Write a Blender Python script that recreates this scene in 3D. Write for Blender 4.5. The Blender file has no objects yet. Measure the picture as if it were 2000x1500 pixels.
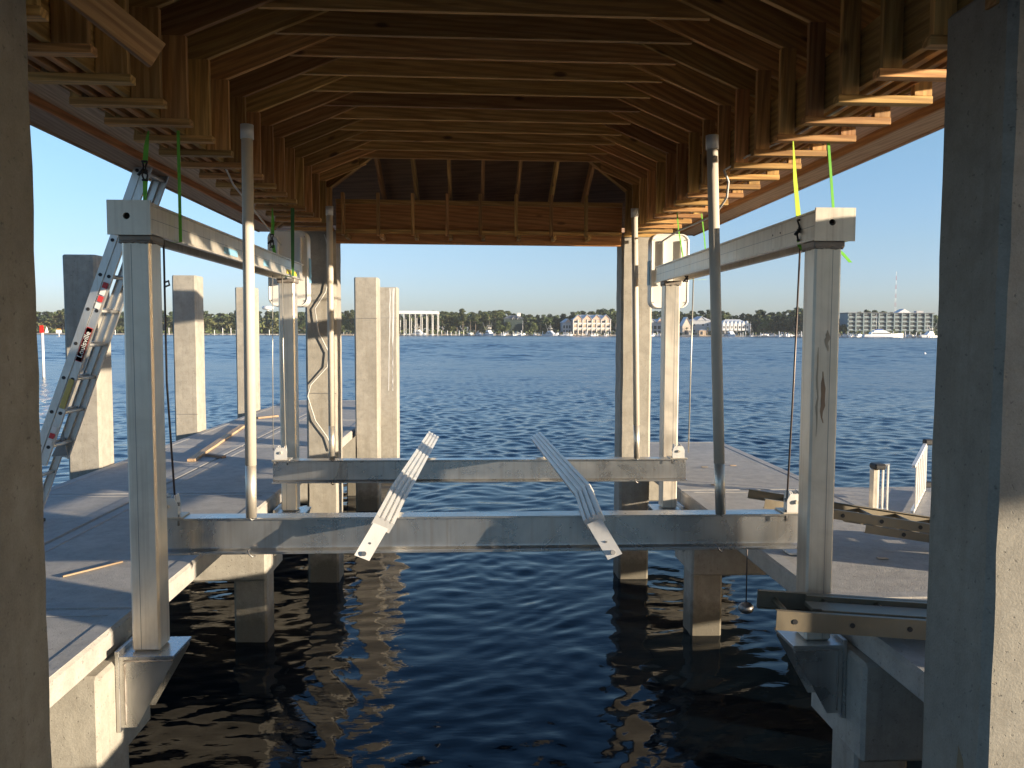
import bpy, bmesh, math, random
from mathutils import Vector, Matrix
R = math.radians
random.seed(7)
C = bpy.context.scene.collection
sc = bpy.context.scene

# ------------------------------------------------------------------ camera
YAW, PITCH, ROLL, F = 0.0496, 0.0632, 0.0032, 1587.6
cy, sy, cp, sp = math.cos(YAW), math.sin(YAW), math.cos(PITCH), math.sin(PITCH)
FW = Vector((sy*cp, cy*cp, -sp)); RT = Vector((cy, -sy, 0)); UP = RT.cross(FW)
cr, sr = math.cos(ROLL), math.sin(ROLL)
RT, UP = RT*cr + UP*sr, UP*cr - RT*sr
CAM = Vector((-0.1, 0, 1.7))
cam = bpy.data.objects.new("camera", bpy.data.cameras.new("camera")); C.objects.link(cam)
M = Matrix.Identity(4)
for i in range(3):
    M[i][0], M[i][1], M[i][2], M[i][3] = RT[i], UP[i], -FW[i], CAM[i]
cam.matrix_world = M
cam.data.sensor_width = 36; cam.data.lens = F/2000*36
cam.data.clip_start = 0.05; cam.data.clip_end = 9000
sc.camera = cam

# ------------------------------------------------------------------ light
SKYC = ((.65,.81,1.62), (.78,.87,1.22), (.90,1.01,1.15), (.58,.86,1.16))    # slight white balance of the low evening sky
SUN_EL, SUN_AZ = R(7.7), R(116.0)            # azimuth clockwise from +Y
w = bpy.data.worlds.new("World"); sc.world = w; w.use_nodes = True
nt = w.node_tree; nt.nodes.clear()
sky = nt.nodes.new('ShaderNodeTexSky'); sky.sky_type = 'NISHITA'; sky.sun_disc = False
sky.sun_elevation = SUN_EL; sky.sun_rotation = SUN_AZ
sky.air_density = 1.0; sky.dust_density = 0.6; sky.ozone_density = 2.0
bg = nt.nodes.new('ShaderNodeBackground'); bg.inputs[1].default_value = 0.12
wo = nt.nodes.new('ShaderNodeOutputWorld')
tcw = nt.nodes.new('ShaderNodeTexCoord'); sx = nt.nodes.new('ShaderNodeSeparateXYZ'); nt.links.new(tcw.outputs['Generated'], sx.inputs[0])
rp = nt.nodes.new('ShaderNodeValToRGB'); nt.links.new(sx.outputs[2], rp.inputs[0])
for i, (p_, c_) in enumerate(((0.0, SKYC[0]), (.10, SKYC[1]), (.22, SKYC[2]), (.48, SKYC[3]))):
    if i > 1: rp.color_ramp.elements.new(.5)
    rp.color_ramp.elements[i].position = p_
for e, (p_, c_) in zip(rp.color_ramp.elements, ((0.0, SKYC[0]), (.10, SKYC[1]), (.22, SKYC[2]), (.48, SKYC[3]))): e.position = p_; e.color = c_ + (1,)
dp = nt.nodes.new('ShaderNodeVectorMath'); dp.operation = 'DOT_PRODUCT'; dp.inputs[1].default_value = (math.sin(SUN_AZ), math.cos(SUN_AZ), 0)
nt.links.new(tcw.outputs['Generated'], dp.inputs[0])
mrw = nt.nodes.new('ShaderNodeMapRange'); mrw.interpolation_type = 'SMOOTHSTEP'; mrw.inputs[1].default_value = .35; mrw.inputs[2].default_value = .95; nt.links.new(dp.outputs['Value'], mrw.inputs[0])
mx2 = nt.nodes.new('ShaderNodeMix'); mx2.data_type = 'RGBA'; nt.links.new(mrw.outputs[0], mx2.inputs[0]); nt.links.new(rp.outputs[0], mx2.inputs[6]); mx2.inputs[7].default_value = (1.05,.95,.85,1)
mxw = nt.nodes.new('ShaderNodeMix'); mxw.data_type = 'RGBA'; mxw.blend_type = 'MULTIPLY'; mxw.inputs[0].default_value = 1
nt.links.new(sky.outputs[0], mxw.inputs[6]); nt.links.new(mx2.outputs[2], mxw.inputs[7])
nt.links.new(mxw.outputs[2], bg.inputs[0]); nt.links.new(bg.outputs[0], wo.inputs[0])
ld = bpy.data.lights.new("sun", 'SUN'); ld.energy = 5.0; ld.angle = R(0.55); ld.color = (1.0, 0.84, 0.63)
sun = bpy.data.objects.new("sun", ld); C.objects.link(sun)
tosun = Vector((math.sin(SUN_AZ)*math.cos(SUN_EL), math.cos(SUN_AZ)*math.cos(SUN_EL), math.sin(SUN_EL)))
sun.rotation_euler = tosun.to_track_quat('Z', 'Y').to_euler()
sc.view_settings.view_transform = 'Standard'; sc.view_settings.look = 'None'
sc.view_settings.exposure = 1.1; sc.view_settings.gamma = 1
try:
    sc.cycles.max_bounces = 8; sc.cycles.diffuse_bounces = 5; sc.cycles.glossy_bounces = 4
    sc.cycles.sample_clamp_indirect = 12
except Exception: pass

def P(px, py, Y):
    """world point at depth plane y=Y seen at photo pixel"""
    d = FW + RT*((px-1000)/F) + UP*((750-py)/F)
    return CAM + d*((Y-CAM.y)/d.y)
HAZE = .00008
WZ = -1.4          # water level; the dock deck is z = 0

# ------------------------------------------------------------------ materials
MT = {}
def newmat(name):
    m = bpy.data.materials.new(name); m.use_nodes = True
    n = m.node_tree.nodes; b = n['Principled BSDF']; MT[name] = m
    return m, m.node_tree, n, b
class NB:
    def __init__(s, name):
        s.m, s.t, s.n, s.b = newmat(name)
        s.tc = s.n.new('ShaderNodeTexCoord')
    def lk(s, a, b): s.t.links.new(a, b)
    def map(s, scale=(1,1,1), rnd=False, out='Object'):
        mp = s.n.new('ShaderNodeMapping'); mp.inputs['Scale'].default_value = scale
        s.lk(s.tc.outputs[out], mp.inputs[0])
        if rnd:
            oi = s.n.new('ShaderNodeObjectInfo'); mu = s.n.new('ShaderNodeMath'); mu.operation = 'MULTIPLY'
            mu.inputs[1].default_value = 37.0; s.lk(oi.outputs['Random'], mu.inputs[0])
            cb = s.n.new('ShaderNodeCombineXYZ')
            for i in range(3): s.lk(mu.outputs[0], cb.inputs[i])
            s.lk(cb.outputs[0], mp.inputs['Location'])
        return mp.outputs[0]
    def noise(s, vec, scale, detail=4, rough=.55, dist=0):
        x = s.n.new('ShaderNodeTexNoise'); x.inputs['Scale'].default_value = scale
        x.inputs['Detail'].default_value = detail; x.inputs['Roughness'].default_value = rough
        x.inputs['Distortion'].default_value = dist
        s.lk(vec, x.inputs['Vector']); return x.outputs['Fac']
    def ramp(s, f, stops):
        r = s.n.new('ShaderNodeValToRGB'); e = r.color_ramp.elements
        while len(e) < len(stops): e.new(.5)
        for i, (p, c) in enumerate(stops):
            e[i].position = p; e[i].color = (c if hasattr(c, '__len__') else (c, c, c)) [:3] + (1,) if hasattr(c, '__len__') else (c, c, c, 1)
        s.lk(f, r.inputs[0]); return r.outputs[0]
    def mix(s, f, a, b, mode='MIX'):
        x = s.n.new('ShaderNodeMix'); x.data_type = 'RGBA'; x.blend_type = mode
        for sock, v in ((x.inputs[0], f), (x.inputs[6], a), (x.inputs[7], b)):
            if hasattr(v, 'links'): s.lk(v, sock)
            elif hasattr(v, '__len__'): sock.default_value = tuple(v)[:3] + (1,)
            else: sock.default_value = v
        return x.outputs[2]
    def bump(s, h, dist, strength=1.0, prev=None):
        x = s.n.new('ShaderNodeBump'); x.inputs['Distance'].default_value = dist; x.inputs['Strength'].default_value = strength
        s.lk(h, x.inputs['Height'])
        if prev is not None: s.lk(prev, x.inputs['Normal'])
        return x.outputs[0]
    def done(s, col=None, rough=None, normal=None, metal=None, **kw):
        for key, v in (('Base Color', col), ('Roughness', rough), ('Metallic', metal), ('Normal', normal)):
            if v is None: continue
            if hasattr(v, 'links'): s.lk(v, s.b.inputs[key])
            elif hasattr(v, '__len__'): s.b.inputs[key].default_value = tuple(v)[:3] + (1,)
            else: s.b.inputs[key].default_value = v
        for k, v in kw.items(): s.b.inputs[k.replace('_', ' ')].default_value = v
        return s.m

def concrete(name, a, b, c, fine=1.0, stain=.5):
    k = NB(name); o = k.map(rnd=True)
    big = k.noise(o, 1.6, 5, .62, .4); mid = k.noise(o, 9, 6, .65); fn = k.noise(o, 120, 3, .6)
    strk = k.noise(k.map((7, 7, .35), True), 2.2, 4, .6)
    col = k.ramp(big, [(.3, a), (.52, b), (.75, c)])
    col = k.mix(k.ramp(mid, [(.35, .55), (.6, 0.0)]), col, tuple(x*.72 for x in a))
    col = k.mix(k.ramp(strk, [(.5, 0.0), (.72, stain)]), col, (a[0]*.62, a[1]*.56, a[2]*.46))
    geo = k.n.new('ShaderNodeNewGeometry'); sp_ = k.n.new('ShaderNodeSeparateXYZ'); k.lk(geo.outputs['Position'], sp_.inputs[0])
    ad = k.n.new('ShaderNodeMath'); ad.operation = 'MULTIPLY_ADD'; ad.inputs[1].default_value = .35; k.lk(mid, ad.inputs[0]); k.lk(sp_.outputs[2], ad.inputs[2])
    mrz = k.n.new('ShaderNodeMapRange'); mrz.inputs[1].default_value = -1.02; mrz.inputs[2].default_value = -.80; mrz.inputs[3].default_value = .9; mrz.inputs[4].default_value = 0
    k.lk(ad.outputs[0], mrz.inputs[0]); col = k.mix(mrz.outputs[0], col, (.065,.055,.032))
    pits = k.ramp(k.noise(o, 46, 2, .5), [(.66, 0.0), (.72, .75)])
    col = k.mix(pits, col, tuple(x*.45 for x in a))
    col = k.mix(.25, col, k.ramp(fn, [(.3, tuple(x*.6 for x in b)), (.7, c)]))
    nrm = k.bump(mid, .006, .7); nrm = k.bump(fn, .0016*fine, .9, nrm); nrm = k.bump(pits, -.003, .6, nrm)
    return k.done(col, .82, nrm)
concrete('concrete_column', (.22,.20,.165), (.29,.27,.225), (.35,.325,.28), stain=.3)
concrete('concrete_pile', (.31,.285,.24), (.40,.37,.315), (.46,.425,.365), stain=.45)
concrete('concrete_deck', (.36,.34,.31), (.44,.415,.38), (.50,.475,.435), fine=2.2, stain=.2)
concrete('concrete_smooth', (.36,.345,.325), (.43,.415,.39), (.49,.47,.445), fine=.5, stain=.15)
concrete('concrete_edge', (.34,.315,.27), (.42,.395,.34), (.48,.45,.39), stain=.35)

def wood(name, dark, mid, light, knot=.5):
    k = NB(name)
    oi = k.n.new('ShaderNodeObjectInfo')
    g = k.map((1.1, 22, 22), True); g2 = k.map((.7, 6, 6), True)
    n1 = k.noise(g, 2.6, 6, .62, .5); n2 = k.noise(g2, 2.0, 3, .5, 1.5)
    wv = k.n.new('ShaderNodeTexWave'); wv.wave_type = 'BANDS'; wv.bands_direction = 'DIAGONAL'
    wv.inputs['Scale'].default_value = 1.5; wv.inputs['Distortion'].default_value = 9; wv.inputs['Detail'].default_value = 2
    wv.inputs['Detail Scale'].default_value = .6
    k.lk(k.map((.6, 9, 9), True), wv.inputs['Vector'])
    col = k.ramp(n1, [(.28, dark), (.5, mid), (.74, light)])
    col = k.mix(k.ramp(wv.outputs['Fac'], [(.35, .0), (.85, .5)]), col, tuple(x*.66 for x in dark))
    col = k.mix(k.ramp(n2, [(.45, 0.0), (.8, .35)]), col, light)
    vo = k.n.new('ShaderNodeTexVoronoi'); vo.inputs['Scale'].default_value = 1.0; vo.inputs['Randomness'].default_value = 1
    k.lk(k.map((2.0, 5.2, 5.2), True), vo.inputs['Vector'])
    kn = k.ramp(vo.outputs['Distance'], [(.07, knot), (.13, 0.0)])
    col = k.mix(kn, col, (.06, .025, .012))
    hv = k.n.new('ShaderNodeHueSaturation')
    mr = k.n.new('ShaderNodeMapRange'); mr.inputs[3].default_value = .58; mr.inputs[4].default_value = 1.25
    k.lk(oi.outputs['Random'], mr.inputs[0]); k.lk(mr.outputs[0], hv.inputs['Value']); k.lk(col, hv.inputs['Color'])
    m7 = k.n.new('ShaderNodeMath'); m7.operation = 'MULTIPLY'; m7.inputs[1].default_value = 7.3; k.lk(oi.outputs['Random'], m7.inputs[0])
    m8 = k.n.new('ShaderNodeMath'); m8.operation = 'FRACT'; k.lk(m7.outputs[0], m8.inputs[0])
    mh = k.n.new('ShaderNodeMapRange'); mh.inputs[3].default_value = .484; mh.inputs[4].default_value = .508; k.lk(m8.outputs[0], mh.inputs[0]); k.lk(mh.outputs[0], hv.inputs['Hue'])
    return k.done(hv.outputs[0], .62, k.bump(n1, .0012, .8))
wood('lumber', (.38,.18,.05), (.58,.33,.105), (.74,.47,.185), .8)
wood('plywood', (.42,.17,.05), (.56,.26,.085), (.66,.35,.13), .5)
wood('trim_board', (.38,.24,.14), (.48,.33,.20), (.56,.40,.26), .1)
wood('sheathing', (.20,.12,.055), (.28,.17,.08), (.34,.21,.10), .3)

def alu(name, a, b, rough=(.30, .52), metal=.9, lines=True, tint=(.36,.27,.2), tf=.3):
    k = NB(name); o = k.map(rnd=True)
    n = k.noise(o, 3.2, 5, .6, .6); s1 = k.noise(k.map((16, 16, .5), True), 2, 4, .65)
    col = k.ramp(n, [(.3, a), (.7, b)])
    col = k.mix(k.ramp(s1, [(.5, 0.0), (.75, tf)]), col, tint)
    rg = k.ramp(n, [(.3, rough[0]), (.7, rough[1])])
    fn = k.noise(k.map((60, 60, 3), True), 2, 3)
    return k.done(col, rg, k.bump(fn, .0008, .5), metal)
alu('aluminum', (.62,.56,.47), (.82,.75,.64), (.34,.52), .68, tf=.42)
alu('aluminum_beam', (.48,.48,.47), (.64,.63,.61), (.22,.36), .9, tf=.35)
alu('aluminum_bright', (.70,.69,.66), (.82,.80,.77), (.36,.5), .35, tf=.12)
alu('ladder_metal', (.56,.55,.53), (.72,.70,.66), (.34,.5), .8, tint=(.42,.33,.2), tf=.35)
alu('ladder_dull_shaded', (.20,.17,.125), (.28,.24,.175), (.45,.6), .6, tint=(.3,.22,.12))  # near ladder's shade is put into this darkened metal tone
alu('weld', (.20,.17,.14), (.42,.38,.34), (.5,.7), .6)
alu('steel_dark', (.20,.20,.2), (.34,.33,.32), (.4,.6), .8)
def plain(name, col, rough=.6, metal=0, var=.12, sc_=4, bump=0, **kw):
    k = NB(name); o = k.map(rnd=True); n = k.noise(o, sc_, 4, .6)
    c = k.ramp(n, [(.3, tuple(x*(1-var) for x in col)), (.7, tuple(min(1, x*(1+var)) for x in col))])
    return k.done(c, rough, k.bump(n, bump, 1) if bump else None, metal, **kw)
plain('pvc', (.66,.59,.49), .42, var=.08); plain('pvc_cap', (.70,.67,.61), .4, var=.05)
plain('cover_white', (.78,.76,.71), .33, var=.03); plain('cover_slot', (.45,.44,.42), .5)
plain('rubber', (.02,.02,.022), .55); plain('strap_green', (.16,.52,.05), .6, var=.2)
plain('strap_yellow', (.55,.75,.06), .6, var=.15); plain('strap_dark', (.05,.18,.05), .6)
plain('cable', (.16,.13,.12), .45, .5); plain('cable_lit', (.55,.52,.46), .4, .6); plain('wire_white', (.62,.60,.56), .5)  # cable_lit repeats the steel cable with sunlight put into its colour
plain('sticker_white', (.75,.73,.70), .5); plain('sticker_black', (.03,.03,.035), .5); plain('sticker_red', (.55,.05,.05), .5)
plain('sticker_yellow', (.78,.62,.05), .5); plain('sticker_gold', (.45,.38,.12), .5); plain('sticker_blue', (.22,.45,.62), .5)
plain('red_paint', (.62,.03,.02), .5); plain('white_paint', (.80,.79,.77), .5, var=.05); plain('orange_paint', (.8,.35,.05), .5)
plain('gelcoat', (.80,.81,.82), .25, var=.03); plain('boat_blue', (.03,.09,.26), .3); plain('glass_dark', (.02,.03,.04), .12)
plain('canvas_blue', (.03,.10,.35), .6); plain('pile_wood', (.30,.25,.19), .8, var=.3); plain('dock_wood', (.46,.40,.32), .8, var=.2)
plain('wall_cream', (.66,.55,.45), .8, var=.06); plain('wall_pink', (.70,.48,.36), .8, var=.06); plain('wall_grey', (.42,.43,.45), .8, var=.06)
plain('wall_tan', (.55,.42,.30), .8); plain('wall_green', (.03,.05,.05), .7); plain('wall_aqua_shaded', (.20,.26,.28), .8, var=.05)  # condominium wall is darkened so its colour carries the facade shade
plain('roof_metal', (.58,.60,.63), .5, var=.05); plain('roof_dark', (.14,.15,.17), .7); plain('opening', (.05,.055,.065), .3)
plain('balcony', (.24,.29,.31), .6); plain('door_tan', (.5,.36,.24), .6)  # balcony railing tone holds the condominium's facade shade too
plain('sand', (.46,.40,.30), .95, var=.2, sc_=.05)
plain('stain_rust', (.34,.23,.15), .8, var=.2); plain('stain_rust2', (.45,.38,.29), .7, var=.2); plain('stain_brown', (.20,.15,.09), .9, var=.25); plain('paper', (.7,.7,.68), .7); plain('tower_red', (.5,.10,.08), .6); plain('tank_white', (.8,.8,.8), .5)

def foliage(name, a, b):
    k = NB(name); o = k.map(rnd=True)
    n = k.noise(o, .35, 4, .6); oi = k.n.new('ShaderNodeObjectInfo')
    col = k.ramp(n, [(.3, a), (.7, b)])
    hv = k.n.new('ShaderNodeHueSaturation'); mr = k.n.new('ShaderNodeMapRange'); mr.inputs[3].default_value = .7; mr.inputs[4].default_value = 1.3
    k.lk(oi.outputs['Random'], mr.inputs[0]); k.lk(mr.outputs[0], hv.inputs['Value'])
    mr2 = k.n.new('ShaderNodeMapRange'); mr2.inputs[3].default_value = .48; mr2.inputs[4].default_value = .52
    oi2 = k.noise(o, .01, 1); k.lk(oi.outputs['Random'], mr2.inputs[0]); k.lk(mr2.outputs[0], hv.inputs['Hue'])
    k.lk(col, hv.inputs['Color'])
    return k.done(hv.outputs[0], .8)
foliage('leaf_pine', (.040,.060,.022), (.085,.105,.040)); foliage('leaf_oak', (.050,.075,.022), (.115,.135,.045))
foliage('leaf_dark', (.022,.042,.020), (.045,.070,.030)); foliage('leaf_scrub', (.07,.085,.03), (.15,.15,.06))
plain('bark', (.26,.21,.16), .9, var=.3); 

# water: the fine sheet near the slip, and the open bay whose unresolved chop is carried by roughness
def water_mat(name, r0, r1, b1, b3, ior, rfar):
    k = NB(name)
    geo = k.n.new('ShaderNodeNewGeometry'); sp_ = k.n.new('ShaderNodeSeparateXYZ'); k.lk(geo.outputs['Position'], sp_.inputs[0])
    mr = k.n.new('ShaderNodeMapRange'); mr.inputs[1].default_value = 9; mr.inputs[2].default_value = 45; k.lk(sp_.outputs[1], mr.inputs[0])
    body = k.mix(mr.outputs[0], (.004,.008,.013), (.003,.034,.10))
    o1 = k.map((1.5, 3.4, 1)); o3 = k.map((7, 13, 1)); o4 = k.map((.035, .11, 1))
    w1 = k.noise(o1, 1.25, 3, .52, .5); w3 = k.noise(o3, 1.0, 2, .5, .2); w4 = k.noise(o4, 1.0, 3, .55)
    nr = k.bump(w1, b1); nr = k.bump(w3, b3, 1, nr)
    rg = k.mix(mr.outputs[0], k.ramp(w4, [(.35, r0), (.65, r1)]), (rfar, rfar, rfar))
    k.done(body, rg, nr, 0, IOR=ior)
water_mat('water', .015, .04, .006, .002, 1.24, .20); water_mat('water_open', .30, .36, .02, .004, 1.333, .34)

# ------------------------------------------------------------------ mesh helpers
WORLD = {}
def link(o, parent=None, mw=None):
    C.objects.link(o); mw = mw or Matrix.Identity(4)
    o.matrix_basis = mw; WORLD[o.name] = mw
    if parent is not None:
        o.parent = parent; o.matrix_parent_inverse = WORLD[parent.name].inverted()
    return o
def tag(o, label=None, cat=None, group=None, kind=None):
    if label: o['label'] = label
    if cat: o['category'] = cat
    if group: o['group'] = group
    if kind: o['kind'] = kind
    return o
def thing(name, label, cat, loc=(0,0,0), group=None):
    o = bpy.data.objects.new(name, None); o.empty_display_size = .2
    link(o, None, Matrix.Translation(Vector(loc))); return tag(o, label, cat, group)
def box(bm, a, b, bev=0):
    x0, x1 = sorted((a[0], b[0])); y0, y1 = sorted((a[1], b[1])); z0, z1 = sorted((a[2], b[2]))
    r = bmesh.ops.create_cube(bm, size=1); vs = r['verts']
    for v in vs: v.co = Vector((x0+(v.co.x+.5)*(x1-x0), y0+(v.co.y+.5)*(y1-y0), z0+(v.co.z+.5)*(z1-z0)))
    if bev:
        es = {e for v in vs for e in v.link_edges}
        bmesh.ops.bevel(bm, geom=list(es), offset=bev, segments=1, affect='EDGES', profile=.5)
def prism(bm, pts, axis, a, b):
    """pts 2D polygon in the two other axes (cyclic order), extruded along axis from a to b"""
    def mk(p, t):
        return {'x': (t, p[0], p[1]), 'y': (p[0], t, p[1]), 'z': (p[0], p[1], t)}[axis]
    va = [bm.verts.new(mk(p, a)) for p in pts]; vb = [bm.verts.new(mk(p, b)) for p in pts]
    bm.faces.new(va); bm.faces.new(vb[::-1]); n = len(pts)
    for i in range(n): bm.faces.new((va[i], vb[i], vb[(i+1) % n], va[(i+1) % n]))
def tube(bm, pts, r, seg=8, caps=True):
    pts = [Vector(p) for p in pts]; rings = []; nrm = None
    for i, p in enumerate(pts):
        d = (pts[min(i+1, len(pts)-1)] - pts[max(i-1, 0)]).normalized()
        if nrm is None: nrm = d.orthogonal().normalized()
        nrm = (nrm - d*nrm.dot(d)).normalized(); bn = d.cross(nrm)
        rr = r[i] if hasattr(r, '__len__') else r
        rings.append([bm.verts.new(p + (nrm*math.cos(2*math.pi*j/seg) + bn*math.sin(2*math.pi*j/seg))*rr) for j in range(seg)])
    for a, b in zip(rings, rings[1:]):
        for j in range(seg):
            f = bm.faces.new((a[j], a[(j+1) % seg], b[(j+1) % seg], b[j])); f.smooth = True
    if caps: bm.faces.new(rings[0][::-1]); bm.faces.new(rings[-1])
def emit(name, bm, mat, parent=None, recenter=True):
    bmesh.ops.recalc_face_normals(bm, faces=bm.faces)
    me = bpy.data.meshes.new(name); bm.to_mesh(me); bm.free()
    mw = Matrix.Identity(4)
    if recenter and len(me.vertices):
        lo = [min(v.co[i] for v in me.vertices) for i in range(3)]; hi = [max(v.co[i] for v in me.vertices) for i in range(3)]
        c = Vector([(a+b)/2 for a, b in zip(lo, hi)]); me.transform(Matrix.Translation(-c)); mw = Matrix.Translation(c)
    me.materials.append(MT[mat] if isinstance(mat, str) else mat)
    return link(bpy.data.objects.new(name, me), parent, mw)
def bx(name, mat, parent, a, b, bev=0):
    bm = bmesh.new(); box(bm, a, b, bev); return emit(name, bm, mat, parent)
def tb(name, mat, parent, pts, r, seg=8):
    bm = bmesh.new(); tube(bm, pts, r, seg); return emit(name, bm, mat, parent)
def board(name, mat, parent, a, b, h, t, side=(0,1,0), bev=.002, cuta=0, cutb=0):
    """plank from a to b (centre line), h across, t along `side`; local X runs along the grain.
    cuta/cutb shear the ends"""
    a, b = Vector(a), Vector(b); L = (b-a).length; X = (b-a).normalized()
    Y = Vector(side); Y = (Y - X*Y.dot(X)).normalized(); Z = X.cross(Y)
    bm = bmesh.new(); box(bm, (-L/2, -t/2, -h/2), (L/2, t/2, h/2), bev)
    for v in bm.verts:
        k_ = cuta if v.co.x < 0 else cutb; v.co.x += k_*v.co.z/h
    mw = Matrix.Identity(4); c = (a+b)/2
    for i in range(3): mw[i][0], mw[i][1], mw[i][2], mw[i][3] = X[i], Y[i], Z[i], c[i]
    bmesh.ops.recalc_face_normals(bm, faces=bm.faces)
    me = bpy.data.meshes.new(name); bm.to_mesh(me); bm.free(); me.materials.append(MT[mat])
    return link(bpy.data.objects.new(name, me), parent, mw)

# ------------------------------------------------------------------ setting: water and the far shore land
import numpy as np
def water_mesh():
    """one sheet of real waves: fine chop in the slip, longer chop on the open bay"""
    ys = [-14.0]
    while ys[-1] < 860:
        y = max(0, ys[-1]); ys.append(ys[-1] + (.25 if ys[-1] < 1.5 else min(1.4, .045 + max(0, y-8)*.0033)))
    ys = np.array(ys); nu = 760
    u = np.linspace(-1, 1, nu); u = np.sign(u)*(np.abs(u)**1.25)
    half = np.where(ys < 6, 9.0, 9.0 + (ys-6)*.86)
    Xg = u[None, :]*half[:, None]; Yg = np.repeat(ys[:, None], nu, 1)
    rs = np.random.RandomState(11); Z = np.zeros_like(Xg)
    dy = np.gradient(ys)[:, None]; dx = np.gradient(Xg, axis=1)
    wx = Xg + .22*np.sin(Yg*1.1+Xg*.35) + .12*np.sin(Xg*2.3+1.0+Yg*.5); wy = Yg + .20*np.sin(Xg*.8+Yg*.3) + .10*np.sin(Xg*2.9-Yg*1.3)
    op = np.clip((Yg-14)/90, 0, 1); op2 = np.clip(Yg/30, .0, 1)
    for i in range(90):
        lam = .20*(30.0**(i/89.0)); th = rs.normal(0, .62)
        kx, ky = math.sin(th), math.cos(th); k_ = 2*math.pi/lam; ph = rs.uniform(0, 6.28)
        slope = WS*(.020 if lam < .32 else .019 if lam < .9 else .021)
        loc = np.clip((lam/np.maximum(dy*abs(ky), .03)-2.5)/2.5, 0, 1)*np.clip((lam/np.maximum(dx*abs(kx), .03)-2.2)/2, 0, 1)
        if lam > .9: loc = loc*(.04 + .72*op**1.4)
        elif lam > .32: loc = loc*(.42 + 1.0*np.clip((Yg-8)/16, 0, 1))
        if lam > 1.6: loc = loc*(.75+1.1*np.clip((Yg-60)/200, 0, 1))
        loc = loc*(.72+.28*op2)
        q = np.sin(k_*(kx*wx+ky*wy)+ph)
        Z += loc*slope*lam/(2*math.pi)*(q + .25*np.abs(q))
    gust = 1 + .35*np.sin(Xg*.045+Yg*.02+1)*np.sin(Yg*.06-Xg*.01) + .2*np.sin(Yg*.35+Xg*.11)*np.sin(Xg*.21)
    Z *= gust; n, m = Z.shape
    edge = np.ones_like(Z); edge[:, :3] = 0; edge[:, -3:] = 0; edge[-3:, :] = 0; edge[:3, :] = 0
    co = np.stack([Xg, Yg, WZ+Z*edge], -1).reshape(-1, 3)
    idx = np.arange(n*m).reshape(n, m)
    fa = np.stack([idx[:-1, :-1], idx[:-1, 1:], idx[1:, 1:], idx[1:, :-1]], -1).reshape(-1, 4)
    # flat skirt out to the horizon around the wave sheet
    L, R_ = idx[0, 0], idx[0, -1]; TL, TR = idx[-1, 0], idx[-1, -1]
    ex = np.array([(-5000, -700, WZ), (5000, -700, WZ), (5000, 5200, WZ), (-5000, 5200, WZ)]); base = len(co); co = np.vstack([co, ex])
    k6 = int(np.argmin(np.abs(ys-6)))
    polys = [fa]
    bl, br, tr, tl = base, base+1, base+2, base+3
    extra = [list(idx[0, :]) + [br, bl], list(idx[-1, ::-1]) + [tl, tr]]
    extra.append(list(idx[::-1, 0])[::1] + [bl, tl]); extra.append(list(idx[:, -1]) + [tr, br])
    me = bpy.data.meshes.new('water')
    nv = len(co); loops = np.concatenate([fa.ravel()] + [np.array(e) for e in extra]); 
    tot = np.concatenate([np.full(len(fa), 4), [len(e) for e in extra]]); st = np.concatenate([[0], np.cumsum(tot)[:-1]])
    me.vertices.add(nv); me.vertices.foreach_set('co', co.ravel())
    me.loops.add(len(loops)); me.loops.foreach_set('vertex_index', loops.astype(np.int32))
    me.polygons.add(len(tot)); me.polygons.foreach_set('loop_start', st.astype(np.int32))
    try: me.polygons.foreach_set('loop_total', tot.astype(np.int32))
    except Exception: pass
    me.polygons.foreach_set('use_smooth', np.ones(len(tot), dtype=bool))
    mi = np.zeros(len(tot), dtype=np.int32); mi[len(fa):] = 1; me.polygons.foreach_set('material_index', mi)
    me.update(calc_edges=True); me.materials.append(MT['water']); me.materials.append(MT['water_open'])
    return me
WS = 1.0
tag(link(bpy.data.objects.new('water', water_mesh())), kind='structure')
SH = [(-2500, 900), (-700, 800), (-300, 775), (-60, 790), (60, 775), (160, 760), (260, 730), (330, 700), (480, 660), (1500, 640)]
def shore(x):
    for (x0, y0), (x1, y1) in zip(SH, SH[1:]):
        if x <= x1: return y0 + (y1-y0)*(x-x0)/(x1-x0)
    return SH[-1][1]
bm = bmesh.new(); xs = [-2500 + i*40 for i in range(101)]
rows = [(0, -1.9), (3, -1.1), (10, -.3), (60, .8), (1500, 3)]
grid = [[bm.verts.new((x, shore(x) + dy + (random.uniform(-2, 2) if dy < 20 else 0), z)) for x in xs] for dy, z in rows]
for a, b in zip(grid, grid[1:]):
    for i in range(len(xs)-1): bm.faces.new((a[i], a[i+1], b[i+1], b[i]))
tag(emit('shore_ground', bm, 'sand', recenter=False), kind='structure')
bm = bmesh.new(); vs = [bm.verts.new(v) for v in ((-4500,-700,-5),(4500,-700,-5),(4500,5500,-5),(-4500,5500,-5))]; bm.faces.new(vs)
tag(emit('seabed', bm, 'sand', recenter=False), kind='structure')

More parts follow.
